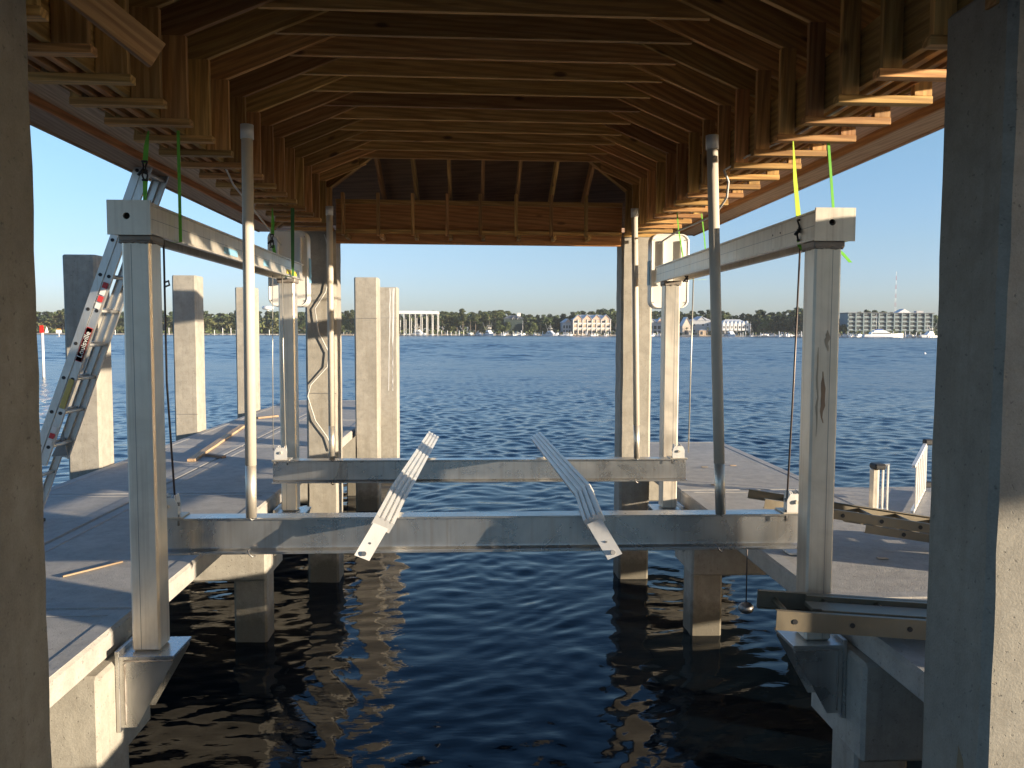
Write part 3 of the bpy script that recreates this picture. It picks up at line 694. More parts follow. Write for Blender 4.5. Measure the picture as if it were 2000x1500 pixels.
# ------------------------------------------------------------------ ratchet straps
def strap(label, main, back, mats, ratchet, loop):
    r = thing('ratchet_strap', label, 'strap', main[0], 'green ratchet straps tying the lift beams to the roof')
    def ribbon(name, mat, pts, wds, axis=(1,0,0)):
        bm = bmesh.new(); prev = None; th = .0015
        for (p, wd, tw) in zip(pts, wds, [0]*len(pts)):
            p = Vector(p); ax = Vector(axis)
            q = [bm.verts.new(p - ax*wd/2 + Vector((0, -th, 0))), bm.verts.new(p + ax*wd/2 + Vector((0, -th, 0))), bm.verts.new(p + ax*wd/2 + Vector((0, th, 0))), bm.verts.new(p - ax*wd/2 + Vector((0, th, 0)))]
            if prev:
                for i in range(4): bm.faces.new((prev[i], prev[(i+1) % 4], q[(i+1) % 4], q[i]))
            else: bm.faces.new(q[::-1])
            prev = q
        bm.faces.new(prev); return emit(name, bm, mat, r)
    ribbon('webbing', mats[0], *main[1:])
    ribbon('webbing', mats[1], *back)
    x, y, z, h = ratchet
    bm = bmesh.new()
    for dx in (-.014, .014):
        tube(bm, [(x+dx, y, z+h/2), (x+dx*.4, y-.01, z+h*.2), (x+dx*.6, y-.012, z), (x+dx*1.1, y-.006, z-h*.25), (x+dx*.5, y, z-h/2)], .0055, 6)
    for zz in (.5, 0, -.1, -.5): tube(bm, [(x-.017, y-.008, z+h*zz), (x+.017, y-.008, z+h*zz)], .006, 6)
    tube(bm, [(x, y-.015, z+.01), (x-.035, y-.02, z-.03)], .009, 6)
    emit('ratchet', bm, 'rubber', r)
    ribbon('webbing', mats[2], *loop)
strap('green strap with black ratchet above the front left end plate', [(-2.0, 5.02, 2.9), [(-2.02, 5.02, 2.89), (-2.035, 5.02, 2.80), (-2.045, 5.02, 2.70)], [.008, .028, .03]],
      ([(-1.84, 5.0, 2.89), (-1.84, 5.0, 2.235), (-1.90, 5.0, 2.228), (-1.99, 5.0, 2.226)], [.018]*4), ('strap_green', 'strap_green', 'strap_green'), (-2.045, 5.02, 2.655, .11), ([(-2.045, 5.02, 2.61), (-2.05, 5.02, 2.5), (-2.055, 5.02, 2.41)], [.03, .022, .018]))
strap('yellow green strap with black ratchet hanging at the front right end plate', [(1.83, 4.86, 2.9), [(1.822, 4.86, 2.85), (1.84, 4.86, 2.62), (1.862, 4.85, 2.40)], [.006, .024, .030]],
      ([(2.055, 4.9, 2.86), (2.10, 4.9, 2.43), (2.105, 4.9, 2.24), (2.15, 4.88, 2.19), (2.19, 4.85, 2.13)], [.016, .017, .02, .024, .022]), ('strap_yellow', 'strap_green', 'strap_green'), (1.868, 4.845, 2.32, .12), ([(1.868, 4.845, 2.26), (1.87, 4.845, 2.225), (1.90, 4.86, 2.20), (1.95, 4.88, 2.205)], [.026, .022, .02, .02]))
strap('green strap with ratchet in front of the left motor cover', [(-1.99, 7.9, 2.85), [(-1.99, 7.9, 2.87), (-1.985, 7.9, 2.74), (-1.99, 7.9, 2.62)], [.008, .03, .03]],
      ([(-1.795, 7.88, 2.87), (-1.80, 7.88, 2.4), (-1.80, 7.88, 2.232), (-1.9, 7.88, 2.222)], [.036, .03, .022, .02]), ('strap_green', 'strap_dark', 'strap_green'), (-1.99, 7.88, 2.56, .12), ([(-1.98, 7.88, 2.52), (-1.97, 7.88, 2.45), (-1.97, 7.88, 2.41)], [.03, .03, .03]))
strap('thin green strap pair in front of the right motor cover', [(1.88, 7.9, 2.85), [(1.883, 7.86, 2.86), (1.90, 7.86, 2.7), (1.94, 7.84, 2.45), (1.95, 7.84, 2.28)], [.012]*4],
      ([(2.135, 7.9, 2.86), (2.17, 7.9, 2.6), (2.185, 7.9, 2.43)], [.012]*3), ('strap_green', 'strap_green', 'strap_yellow'), (1.98, 7.84, 2.225, .05), ([(2.02, 7.88, 2.222), (2.10, 7.88, 2.218), (2.19, 7.88, 2.224)], [.02]*3))

# ------------------------------------------------------------------ wires on the columns and roof
tag(tb('electric_wire', 'wire_white', None, [(-1.87, 9.96, 2.87), (-1.83, 9.955, 2.74), (-1.80, 9.95, 2.60), (-1.80, 9.95, 2.45), (-1.86, 9.95, 2.18), (-1.99, 9.95, 1.98), (-1.95, 9.95, 1.7), (-1.83, 9.95, 1.45), (-1.85, 9.95, 1.28), (-2.05, 9.95, 1.06), (-2.09, 9.95, .92), (-2.0, 9.95, .62), (-1.86, 9.95, .42), (-1.80, 9.95, .25)], .007, 6),
    'white electric cable looping down the far left roof column', 'cable')
tag(tb('electric_wire', 'wire_white', None, [(1.60+.16, 6.0, 2.90), (1.80, 6.02, 2.82), (1.815, 6.1, 2.72), (1.79, 6.3, 2.62), (1.80, 6.9, 2.63), (1.84, 7.6, 2.66), (1.885, 8.60, 2.65)], .009, 6),
    'grey wire drooping from the right eave to the right motor cover', 'cable')
tag(tb('electric_wire', 'wire_white', None, [(-1.93, 6.1, 2.98), (-1.98, 6.6, 2.86), (-2.02, 7.2, 2.80), (-2.06, 7.9, 2.72), (-2.08, 8.62, 2.60)], .008, 6),
    'grey wire drooping from the left eave to the left motor cover', 'cable')
tag(tb('electric_wire', 'wire_white', None, [(-2.02, 3.2, 2.985), (-2.0, 3.8, 2.955), (-1.98, 4.4, 2.965), (-1.90, 5.0, 2.93), (-1.93, 5.6, 2.96), (-1.93, 6.1, 2.98)], .006, 6),
    'white wire threaded above the left lookouts', 'cable')
tag(tb('electric_wire', 'wire_white', None, [(1.98, 3.2, 2.96), (1.94, 3.8, 2.93), (1.92, 4.4, 2.93), (1.90, 5.0, 2.92), (1.80, 5.6, 2.92), (1.76, 6.0, 2.90)], .007, 6),
    'grey wire threaded above the right lookouts', 'cable')
hw = thing('hanging_weight', 'round weight on a thin cable dangling below the right dock edge', 'weight', (2.02, 6.1, -.4))
tb('cable', 'cable', hw, [(2.03, 6.1, .34), (2.03, 6.1, -.42)], .005, 6)
bm = bmesh.new(); bmesh.ops.create_uvsphere(bm, u_segments=14, v_segments=9, radius=.06)
for v in bm.verts: v.co = Vector((v.co.x+2.03, v.co.y+6.1, v.co.z*.75-.43))
for f in bm.faces: f.smooth = True
emit('weight_ball', bm, 'steel_dark', hw)

# ------------------------------------------------------------------ ladders
def channel(bm, p0, p1, h, side, up, flange=.028, th=.004):
    """C-section rail: web height h along up, flanges along side"""
    p0, p1, side, up = map(Vector, (p0, p1, side, up))
    prof = [(0, -h/2), (flange, -h/2), (flange, -h/2+th), (th, -h/2+th), (th, h/2-th), (flange, h/2-th), (flange, h/2), (0, h/2)]
    va = [bm.verts.new(p0+side*a+up*b) for a, b in prof]; vb = [bm.verts.new(p1+side*a+up*b) for a, b in prof]; n = len(prof)
    for i in range(n): bm.faces.new((va[i], va[(i+1) % n], vb[(i+1) % n], vb[i]))
    bm.faces.new(va[::-1]); bm.faces.new(vb)
def ext_ladder(label, base, d, acr, up, wid, L, h, mat, n0, fly=None, group='extension ladders', rung_r=.016, steps=.305, first=.15):
    """base: near rail bottom; d: along; acr: across to the other rail; up: web direction"""
    base, d, acr, up = Vector(base), Vector(d).normalized(), Vector(acr).normalized(), Vector(up).normalized()
    r = thing('extension_ladder', label, 'ladder', base, group)
    secs = [(0, 0, L, wid, h)]
    if fly: secs.append(fly)
    out = []
    for (off, s0, s1, wd, hh) in secs:
        ins = (wid-wd)/2
        for k_, sgn in ((ins, 1), (wid-ins, -1)):
            bm = bmesh.new(); b0 = base + up*off + acr*k_
            channel(bm, b0+d*s0, b0+d*s1, hh, acr*sgn, up)
            rl = emit('rail', bm, mat, r); out.append(rl)
        t = s0+first
        while t < s1-.05:
            c = base + up*off + d*t
            bm = bmesh.new(); tube(bm, [c+acr*(ins+.002), c+acr*(wid-ins-.002)], rung_r, 10); emit('rung', bm, mat, r)
            bm = bmesh.new(); tube(bm, [c+acr*(ins-.004), c+acr*(ins+.001)], rung_r*.95, 10); emit('rung_end', bm, 'rubber', r)
            t += steps
    return r, out
# leaning ladder, seen on its side: rails run up and right to the left eave
top = Vector((-2.86, 6.95, 3.02)); bot = Vector((-3.985, 6.95, .02))
d = (top-bot).normalized(); up = Vector((d.z, 0, -d.x))
lead, rails = ext_ladder('tall aluminum extension ladder leaning from the left dock against the eave', bot, d, (0,1,0), up, .42, 3.5, .062, 'ladder_metal', 0,
    fly=(.066, .62, 3.55, .40, .060), first=.16)
WORLD_rail = rails[0]
def stick(par, a, wd, hh, mat, t0):
    c = bot + d*t0 + up*a + Vector((0, -.003, 0))
    bm = bmesh.new(); q = [c-up*wd/2, c+up*wd/2, c+up*wd/2+d*hh, c-up*wd/2+d*hh]
    A = [bm.verts.new(p) for p in q]; B = [bm.verts.new(p+Vector((0,.002,0))) for p in q]
    bm.faces.new(A); bm.faces.new(B[::-1])
    for i in range(4): bm.faces.new((A[i], A[(i+1) % 4], B[(i+1) % 4], B[i]))
    return emit('sticker', bm, mat, par)
rl = rails[2]
for t, mt in ((2.02, 'sticker_white'), (2.08, 'sticker_red'), (2.14, 'sticker_white'), (2.20, 'sticker_red')):
    stick(rl, .066, .042, .05, mt, t)
stick(rl, .066, .05, .30, 'sticker_red', 1.55); stk = stick(rl, .066, .046, .29, 'sticker_black', 1.555)
stick(rl, .066, .045, .26, 'sticker_gold', 1.13); 
for t, mt in ((.80, 'sticker_white'), (.86, 'sticker_red'), (.92, 'sticker_white')): stick(rl, .066, .04, .045, mt, t)
tc = bpy.data.curves.new('brand_text', 'FONT'); tc.body = 'Louisville'; tc.size = .062; tc.extrude = .0008; tc.align_x = 'CENTER'; tc.align_y = 'CENTER'
to = bpy.data.objects.new('tmp_text', tc); C.objects.link(to)
me = bpy.data.meshes.new_from_object(to); bpy.data.objects.remove(to)
tm = Matrix.Identity(4); c = bot + d*1.70 + up*.066 + Vector((0, -.0052, 0)); X = d; Yv = -up; Zv = X.cross(Yv)
if Zv.y > 0: X, Yv = d, -up
for i in range(3): tm[i][0], tm[i][1], tm[i][2], tm[i][3] = X[i], Yv[i], Zv[i], c[i]
me.materials.clear(); me.materials.append(MT['sticker_white']); link(bpy.data.objects.new('lettering', me), rl, tm)
# rung lock bracket and feet
bm = bmesh.new(); c = bot + d*.62 + Vector((0, .30, 0)); prism(bm, [(c.x-.02, c.z), (c.x+.12, c.z+.01), (c.x+.09, c.z+.20)], 'y', c.y+.02, c.y+.03); emit('rung_lock', bm, 'steel_dark', lead)
for yy in (6.95, 7.35): bx('foot', 'rubber', lead, (bot.x-.05, yy-.02, .001), (bot.x+.07, yy+.045, .03), .004)

# near ladder across the front right lift post
ext_ladder('shaded brown extension ladder poking over the slip, nearest on the right dock', (1.53, 4.19, .165), (.97, -.07, -.055), (.07, 1, 0), (.05, 0, 1), .37, 3.6, .105, 'ladder_dull_shaded', 0,
    fly=(.022, .26, 3.6, .27, .07), first=.10, rung_r=.015)
pl = bpy.data.objects['extension_ladder.001'] if 'extension_ladder.001' in bpy.data.objects else None
board('catwalk_plank', 'ladder_dull_shaded', pl, (1.78, 4.37, .178), (4.9, 4.15, .0), .13, .02, side=(0,0,1))
# second ladder, raised, behind the front right post
ext_ladder('dull extension ladder with a shorter section hanging below, behind the front right post', (2.085, 5.9, .43), (.985, 0, -.155), (0.03, 1, .0), (.15, 0, 1), .40, 4.2, .072, 'ladder_dull_shaded', 0,
    fly=(-.075, .80, 4.3, .39, .062), first=.30, rung_r=.017)

# step ladder lying on its edge on the lower platform
sl = thing('step_ladder', 'aluminum step ladder lying on its long edge at the water side of the platform', 'ladder', (4.5, 8, -.15))
def sframe(p0, p1, z0, h0, h1, n, steps_flat):
    p0, p1 = Vector(p0), Vector(p1); dd = (p1-p0); L = dd.length; dd.normalize(); nn = Vector((-dd.y, dd.x, 0))
    for zz0, zz1 in ((z0+.03, z0+.03), (z0+h0, z0+h1)):
        bm = bmesh.new(); channel(bm, (p0.x, p0.y, zz0), (p1.x, p1.y, zz1), .028, nn, (0,0,1), .035, .003); emit('rail', bm, 'aluminum_bright', sl)
    for i in range(n):
        t = (i+.7)/n; c = p0 + dd*L*t; zt1 = z0+h0+(h1-h0)*t
        bm = bmesh.new(); box(bm, (c.x-.007, c.y-.010, z0+.03), (c.x+.007, c.y+.010, zt1), 0)
        emit('step' if steps_flat else 'rung', bm, 'aluminum_bright', sl)
sframe((4.41, 7.99, 0), (5.21, 9.18, 0), -.15, .50, .56, 6, True)
sframe((4.02, 8.15, 0), (4.20, 8.10, 0), -.15, .48, .50, 4, False)
bx('top_cap', 'rubber', sl, (4.0, 8.0, .315), (4.12, 8.14, .375), .015)
bx('top_cap', 'aluminum', sl, (4.0, 8.04, -.10), (4.05, 8.12, .315), .006)
for zz in (-.10, .40): bx('foot', 'rubber', sl, (5.19, 9.17, zz), (5.29, 9.25, zz+.07), .012)

# ------------------------------------------------------------------ loose things on the docks
wb = thing('wood_board', 'long tan board lying across the left dock beyond the guide pole', 'board', (-3.9, 12.5, 0))
board('plank', 'trim_board', wb, (-3.76, 10.72, .022), (-4.20, 14.75, .022), .10, .035, side=(0,0,1))
o = board('wood_board', 'trim_board', None, (-3.72, 11.22, .022), (-3.42, 11.0, .022), .07, .035, side=(0,0,1)); tag(o, 'short tan offcut beside the long board on the left dock', 'board')
o = board('wood_board', 'trim_board', None, (-4.28, 16.0, .022), (-3.98, 16.4, .022), .07, .035, side=(0,0,1)); tag(o, 'small board farthest out on the left dock', 'board')
o = board('wood_strip', 'trim_board', None, (-2.92, 5.66, .010), (-2.665, 6.02, .010), .014, .012, side=(0,0,1), bev=.001); tag(o, 'thin wood strip in the sun on the left dock, left of the front post', 'stick')
pa = bx('paper_pad', 'paper', None, (2.33, 6.02, .005), (2.52, 6.16, .022), .003); tag(pa, 'small white pad on the right dock beside the front right post', 'pad')
for i, (x, y, lab) in enumerate(((2.85, 10.1, 'tiny brown leaf on the far right dock'), (3.25, 10.2, 'small bright wood chip on the far right dock'), (2.62, 8.9, 'pale chip near the right dock joint'), (3.0, 5.9, 'dark twig on the near right dock'))):
    bm = bmesh.new(); box(bm, (x-.04, y-.02, .004), (x+.04, y+.02, .012), .003); tag(emit('debris_chip', bm, 'door_tan' if i % 2 else 'pile_wood'), lab, 'debris')

# ------------------------------------------------------------------ trees of the far shore
def leafcloud(bm, cx, cy_, cz, rx, ry, rz, n, sz, rng):
    for _ in range(n):
        while True:
            a, b, c = rng.uniform(-1, 1), rng.uniform(-1, 1), rng.uniform(-1, 1)
            q = a*a+b*b+c*c
            if q < 1 and q > .12: break
        p = Vector((cx+a*rx, cy_+b*ry, cz+c*rz)); s = sz*rng.uniform(.6, 1.35)
        n1 = Vector((rng.gauss(0,1), rng.gauss(0,1), rng.gauss(0,1)+.5)).normalized(); u = n1.orthogonal().normalized(); v = n1.cross(u)
        bm.faces.new([bm.verts.new(p+u*s*x+v*s*y) for x, y in ((-1,-.6),(.2,-1),(1,.3),(-.3,.9))])
def proto_tree(kind, seed):
    rng = random.Random(seed)
    crown = bmesh.new(); trunk = bmesh.new()
    if kind == 'pine':          # tall bare trunk, irregular flat crown
        H = 1.0*20; lean = rng.uniform(-.8, .8)
        tube(trunk, [(0,0,-1), (lean*.3,0,H*.5), (lean,0,H*.93)], [.34,.26,.10], 6)
        for i in range(rng.randint(8, 12)):
            z = H*rng.uniform(.55, .97); r_ = rng.uniform(.6, 4.2)*(1.3-z/H); a = rng.uniform(0, 6.28)
            cx, cy_ = lean*z/H+r_*math.cos(a)*1.2, r_*math.sin(a)*1.2
            tube(trunk, [(lean*z/H*.9, 0, z-1.4), (cx, cy_, z)], [.12,.05], 4)
            leafcloud(crown, cx, cy_, z, rng.uniform(1.6, 2.7), 2.0, rng.uniform(.9, 1.5), 100, .46, rng)
    elif kind == 'broad':
        H = 14
        tube(trunk, [(0,0,-1), (.2,0,H*.55)], [.4,.22], 6)
        for i in range(11):
            a = rng.uniform(0, 6.28); r_ = rng.uniform(.3, 3.2); z = rng.uniform(H*.22, H*.92)
            k_ = max(.3, 1-abs(z/H-.55)*1.3)
            leafcloud(crown, r_*math.cos(a)*k_, r_*math.sin(a)*k_, z, 2.3*k_+.6, 2.0, 1.7, 105, .42, rng)
            tube(trunk, [(0,0,z*.55), (r_*math.cos(a)*k_, r_*math.sin(a)*k_, z)], [.12,.04], 4)
    elif kind == 'dense':
        H = 17
        tube(trunk, [(0,0,-1), (.3,0,H*.7)], [.45,.2], 6)
        for i in range(15):
            z = rng.uniform(H*.30, H*.93); k_ = math.sin(min(1, z/H)*math.pi*.86+.12); a = rng.uniform(0, 6.28); r_ = rng.uniform(.3, 3.4)*k_
            leafcloud(crown, r_*math.cos(a), r_*math.sin(a), z, 2.3*k_+.4, 2.2, 1.5, 105, .42, rng)
    elif kind == 'palm':
        H = 9; tube(trunk, [(0,0,-1),(.2,0,H)], [.25,.18], 6)
        for i in range(14):
            a = i*.45+rng.uniform(-.2,.2); e = rng.uniform(-.5, .8)
            p = Vector((.2,0,H))
            for j in range(5):
                q = p + Vector((math.cos(a)*.7, math.sin(a)*.7, .5*e-.18*j)); u = Vector((-math.sin(a), math.cos(a), 0))*.28
                crown.faces.new([crown.verts.new(v) for v in (p-u, p+u, q+u*.8, q-u*.8)]); p = q
    elif kind == 'scrub':
        tube(trunk, [(0,0,-.5),(0,0,2)], [.12,.06], 5)
        for i in range(7):
            leafcloud(crown, rng.uniform(-2.6, 2.6), rng.uniform(-1.5, 1.5), rng.uniform(.8, 3.6), 1.6, 1.4, 1.0, 45, .42, rng)
    elif kind == 'snag':
        H = 11; tube(trunk, [(0,0,-1),(.3,0,H*.6),(.1,0,H)], [.2,.13,.03], 5)
        for i in range(7):
            z = rng.uniform(4, 10); a = rng.uniform(0, 6.28); tube(trunk, [(.15,0,z),(math.cos(a)*1.6, math.sin(a)*1.6, z+1.6)], [.06,.02], 4)
        leafcloud(crown, 0, 0, H*.75, 1.4, 1.3, 2.5, 26, .35, rng)
    def me_(bm, nm, mat):
        me = bpy.data.meshes.new(nm); bm.to_mesh(me); bm.free(); me.materials.append(MT[mat]); return me
    leafm = {'pine': 'leaf_pine', 'broad': 'leaf_oak', 'dense': 'leaf_dark', 'palm': 'leaf_oak', 'scrub': 'leaf_scrub', 'snag': 'leaf_scrub'}[kind]
    return me_(trunk, 'trunk', 'bark'), me_(crown, 'crown', leafm)
PT = {}
for kd, n in (('pine', 5), ('broad', 4), ('dense', 4), ('palm', 1), ('scrub', 3), ('snag', 2)):
    PT[kd] = [proto_tree(kd, 100+i*17+hash(kd[0]) % 1 + ord(kd[0])) for i in range(n)]
NM = {'pine': 'pine_tree', 'broad': 'oak_tree', 'dense': 'evergreen_tree', 'palm': 'palm_tree', 'scrub': 'shrub', 'snag': 'bare_tree'}
CT = {'pine': 'tree', 'broad': 'tree', 'dense': 'tree', 'palm': 'palm', 'scrub': 'shrub', 'snag': 'tree'}
def tree(kd, x, y, h, label, group, rng, wide=1.0, z=-.2):
    H0 = {'pine': 20.5, 'broad': 14.5, 'dense': 17.5, 'palm': 10, 'scrub': 4.2, 'snag': 11}[kd]
    tm_, cm = rng.choice(PT[kd]); s = h/H0
    r = bpy.data.objects.new(NM[kd], None); link(r, None, Matrix.Translation((x, y, z)) @ Matrix.Rotation(rng.uniform(0, 6.28), 4, 'Z') @ Matrix.Diagonal((s*wide, s*wide, s, 1)))
    tag(r, label, CT[kd], group)
    for nm, me in (('trunk', tm_), ('crown', cm)):
        o = bpy.data.objects.new(nm, me); C.objects.link(o); o.parent = r
rng = random.Random(41)
def X_at(px, Y): return P(px, 650, Y).x
def H_at(px, py, Y): return P(px, py, Y).z
# skyline: photo column -> height of the tree tops
SKY = [(60, 606), (110, 604), (140, 600), (170, 606), (240, 607), (310, 607), (340, 607), (400, 606), (440, 609), (470, 604), (520, 606), (545, 603), (600, 606), (640, 604), (668, 606), (690, 603), (760, 607), (860, 606), (880, 604), (905, 602), (925, 607), (945, 604), (968, 603), (985, 604), (1000, 608), (1015, 608), (1035, 612), (1060, 612), (1085, 612), (1107, 610), (1130, 604), (1143, 605), (1160, 602), (1175, 602), (1195, 600), (1215, 608), (1260, 607), (1290, 606), (1350, 606), (1380, 605), (1410, 606), (1440, 611), (1462, 612), (1485, 600), (1500, 610), (1520, 606), (1540, 604), (1555, 596), (1570, 600), (1600, 606), (1640, 613), (1656, 616), (1680, 608), (1690, 604), (1720, 604), (1740, 605), (1760, 612), (1830, 613), (2000, 608), (2200, 606)]
def skyh(px):
    for (a, ya), (b, yb) in zip(SKY, SKY[1:]):
        if px <= b: return ya+(yb-ya)*(px-a)/(b-a)
    return SKY[-1][1]
ZL = [(-200, 560, 'left forest', 'left of the boat shed'), (560, 860, 'mid forest', 'behind the boat shed'), (860, 1100, 'centre', 'behind the marina'), (1100, 1460, 'hotel', 'behind the waterfront buildings'), (1460, 1660, 'right grove', 'left of the condominium'), (1660, 2400, 'condo', 'behind the condominium')]
def zone(px):
    for z in ZL:
        if px < z[1]: return z
    return ZL[-1]
ntree = 0
px = -30
while px < 2080:                      # back row reaches the skyline
    Y = shore(X_at(px, 760)) + rng.uniform(70, 110)
    z = zone(px); kd = rng.choice(['pine', 'pine', 'dense', 'pine'])
    h = H_at(px, skyh(px)+rng.uniform(-1.2, 3.0), Y) + .2
    tree(kd, X_at(px, Y), Y, h, ('tall skyline ' + ('pine' if kd == 'pine' else 'evergreen') + ' against the sky, ' + z[3]), 'skyline trees, ' + z[2], rng, rng.uniform(.85, 1.2)); ntree += 1
    px += rng.uniform(10, 17)
px = -20
while px < 1700:                      # middle row, lower and denser
    if 1650 < px: break
    Y = shore(X_at(px, 760)) + rng.uniform(38, 60)
    z = zone(px); kd = rng.choice(['dense', 'broad', 'pine'] if px < 1460 else ['dense'])
    h = H_at(px, skyh(px)+rng.uniform(5, 12), Y) + .2
    tree(kd, X_at(px, Y), Y, h, ('mid height ' + {'pine': 'pine', 'dense': 'evergreen', 'broad': 'leafy tree'}[kd] + ' in the second row, ' + z[3]), 'second row trees, ' + z[2], rng, rng.uniform(1.0, 1.4)); ntree += 1
    px += rng.uniform(12, 20)
px = -20
while px < 1660:                      # front row along the bank
    if 1095 < px < 1470: px += 20; continue
    if 745 < px < 858: px += 12; continue
    Y = shore(X_at(px, 760)) + rng.uniform(20, 32)
    z = zone(px); right = px > 1470
    kd = rng.choice(['dense', 'dense', 'broad']) if right else rng.choice(['broad', 'pine', 'broad', 'snag'] if px > 560 else ['pine', 'broad', 'scrub'])
    h = H_at(px, skyh(px)+rng.uniform(10, 24), Y) + .2
    tree(kd, X_at(px, Y), Y, max(4, h), ('shorter ' + {'pine': 'pine', 'dense': 'evergreen', 'broad': 'leafy tree', 'scrub': 'bush', 'snag': 'thin pale tree'}[kd] + ' near the bank, ' + z[3]), 'bank side trees, ' + z[2], rng, rng.uniform(1.0, 1.4)); ntree += 1
    px += rng.uniform(10, 16)
for px, lab in ((1270, 'round palm in front of the grey townhouses'), (1341, 'dark palm before the arched gable house'), (1382, 'palm beside the long white row house'), (1404, 'small palm by the tan boat store')):
    Y = shore(X_at(px, 740)) + 9; tree('palm', X_at(px, Y), Y, 8, lab, None, rng)
# underbrush: one uncountable mass at the foot of the wood
bm = bmesh.new(); rb = random.Random(5)
for i in range(9000):
    x = rb.uniform(-620, 520); Y = shore(x) + rb.uniform(10, 60); 
    zz = abs(rb.gauss(0, 1.8)) + .3; p = Vector((x, Y, zz)); s = rb.uniform(.6, 1.5)
    n1 = Vector((rb.gauss(0,1), rb.gauss(0,1)-.3, rb.gauss(0,1))).normalized(); u = n1.orthogonal().normalized(); v = n1.cross(u)
    bm.faces.new([bm.verts.new(p+u*s*a+v*s*b) for a, b in ((-1,-.6),(.3,-1),(1,.4),(-.2,.9))])
tag(emit('underbrush', bm, 'leaf_oak', recenter=False), kind='stuff')
bm = bmesh.new(); rb = random.Random(9)
for i in range(30000):
    px = rb.uniform(-60, 2080); Y = shore(X_at(px, 760)) + rb.uniform(55, 105)
    hh = H_at(px, skyh(px)+5, Y)*(.86+.14*math.sin(px*.21)*math.sin(px*.093+1))
    p = Vector((X_at(px, Y), Y, hh*math.sqrt(rb.uniform(0.01, 1)))); s = rb.uniform(.8, 1.7)
    n1 = Vector((rb.gauss(0,1), rb.gauss(0,1)-.5, rb.gauss(0,1)+.3)).normalized(); u = n1.orthogonal().normalized(); v = n1.cross(u)
    bm.faces.new([bm.verts.new(p+u*s*a+v*s*b) for a, b in ((-1,-.6),(.3,-1),(1,.4),(-.2,.9))])
tag(emit('distant_wood', bm, 'leaf_pine', recenter=False), kind='stuff')
#PART2

# ------------------------------------------------------------------ buildings across the water
def shoreY(px, dy=0):
    Y = 740
    for _ in range(4): Y = shore(X_at(px, Y)) + dy
    return Y
class Bld:
    """building whose front plane is at y=Y; coordinates from its own x/z extents"""
    def __init__(s, name, label, px0, px1, ytop, dy, depth, mat, cat='building', base=.3):
        s.Y = shoreY((px0+px1)/2, dy); s.x0, s.x1 = X_at(px0, s.Y), X_at(px1, s.Y)
        s.z0, s.z1 = base, H_at((px0+px1)/2, ytop, s.Y); s.d = depth
        s.r = thing(name, label, cat, ((s.x0+s.x1)/2, s.Y, s.z0))
        s.wall = bx('wall', mat, s.r, (s.x0, s.Y, s.z0-1), (s.x1, s.Y+depth, s.z1))
    def fx(s, u): return s.x0 + (s.x1-s.x0)*u
    def fz(s, v): return s.z0 + (s.z1-s.z0)*v
    def opening(s, u0, u1, v0, v1, name='window', mat='opening', rail=None, proud=.06, frame=None):
        o = bx(name, mat, s.r, (s.fx(u0), s.Y-proud, s.fz(v0)), (s.fx(u1), s.Y+.05, s.fz(v1)))
        if rail: bx('railing', rail, o, (s.fx(u0)-.05, s.Y-.5, s.fz(v0)), (s.fx(u1)+.05, s.Y-.42, s.fz(v0)+1.05))
        if frame:
            bx('frame', frame, o, (s.fx(u0)-.15, s.Y-.12, s.fz(v1)), (s.fx(u1)+.15, s.Y-.02, s.fz(v1)+.18))
        return o
    def gable(s, u0, u1, zt_, mat, roofm, depth=None, base=None):
        a, b = s.fx(u0), s.fx(u1); zb = base if base is not None else s.z1; m_ = (a+b)/2; dep = depth or s.d
        bm = bmesh.new(); prism(bm, [(a, zb), (b, zb), (m_, zt_)], 'y', s.Y-.35, s.Y+dep*.9)
        g = emit('gable', bm, mat, s.r)
        for p, q in (((a-.5, zb-.15), (m_, zt_+.3)), ((m_, zt_+.3), (b+.5, zb-.15))):
            bm = bmesh.new(); prism(bm, [p, q, (q[0], q[1]+.35), (p[0], p[1]+.35)], 'y', s.Y-.9, s.Y+dep*.9+.3); emit('gable_roof', bm, roofm, g)
        return g
    def hiproof(s, zt_, mat, over=.8):
        a, b, y0, y1, z = s.x0-over, s.x1+over, s.Y-over, s.Y+s.d+over, s.z1
        bm = bmesh.new(); k_ = min((b-a)/2-.5, (y1-y0)/2)
        v = [bm.verts.new(p) for p in ((a,y0,z),(b,y0,z),(b,y1,z),(a,y1,z),(a+k_,(y0+y1)/2,zt_),(b-k_,(y0+y1)/2,zt_))]
        for f in ((0,1,5,4),(1,2,5),(2,3,4,5),(3,0,4),(3,2,1,0)): bm.faces.new([v[i] for i in f])
        return emit('roof', bm, mat, s.r)
# pink hotel with four gables
b = Bld('waterfront_hotel', 'pink three storey waterfront hotel with four front gables and pale metal roof', 1119, 1193, 624, 14, 16, 'wall_cream')
b.hiproof(b.z1+4.6, 'roof_metal')
for i in range(4):
    u = .02+i*.245; b.gable(u, u+.235, b.z1+4.2, 'wall_pink', 'roof_metal', 8, b.z1-.2)
for i in range(8):
    u = .03+i*.122
    b.opening(u, u+.085, .70, .92, mat='wall_tan' if i % 3 else 'opening', rail='white_paint')
    b.opening(u, u+.085, .38, .60, name='balcony_opening', mat='opening' if i % 2 else 'door_tan', rail='white_paint')
    b.opening(u, u+.09, .02, .27, name='garage_opening', mat='opening')
for i in range(9): bx('pillar', 'white_paint', b.r, (b.fx(.01+i*.122)-.25, b.Y-.6, b.z0-1), (b.fx(.01+i*.122)+.25, b.Y-.1, b.z1))
b2 = Bld('hotel_annex', 'grey blue annex with pink gable, left of the pink hotel', 1099, 1116, 630, 18, 20, 'wall_grey')
b2.hiproof(b2.z1+4, 'roof_metal'); b2.gable(.25, .95, b2.z1+3.2, 'wall_pink', 'roof_metal', 7)
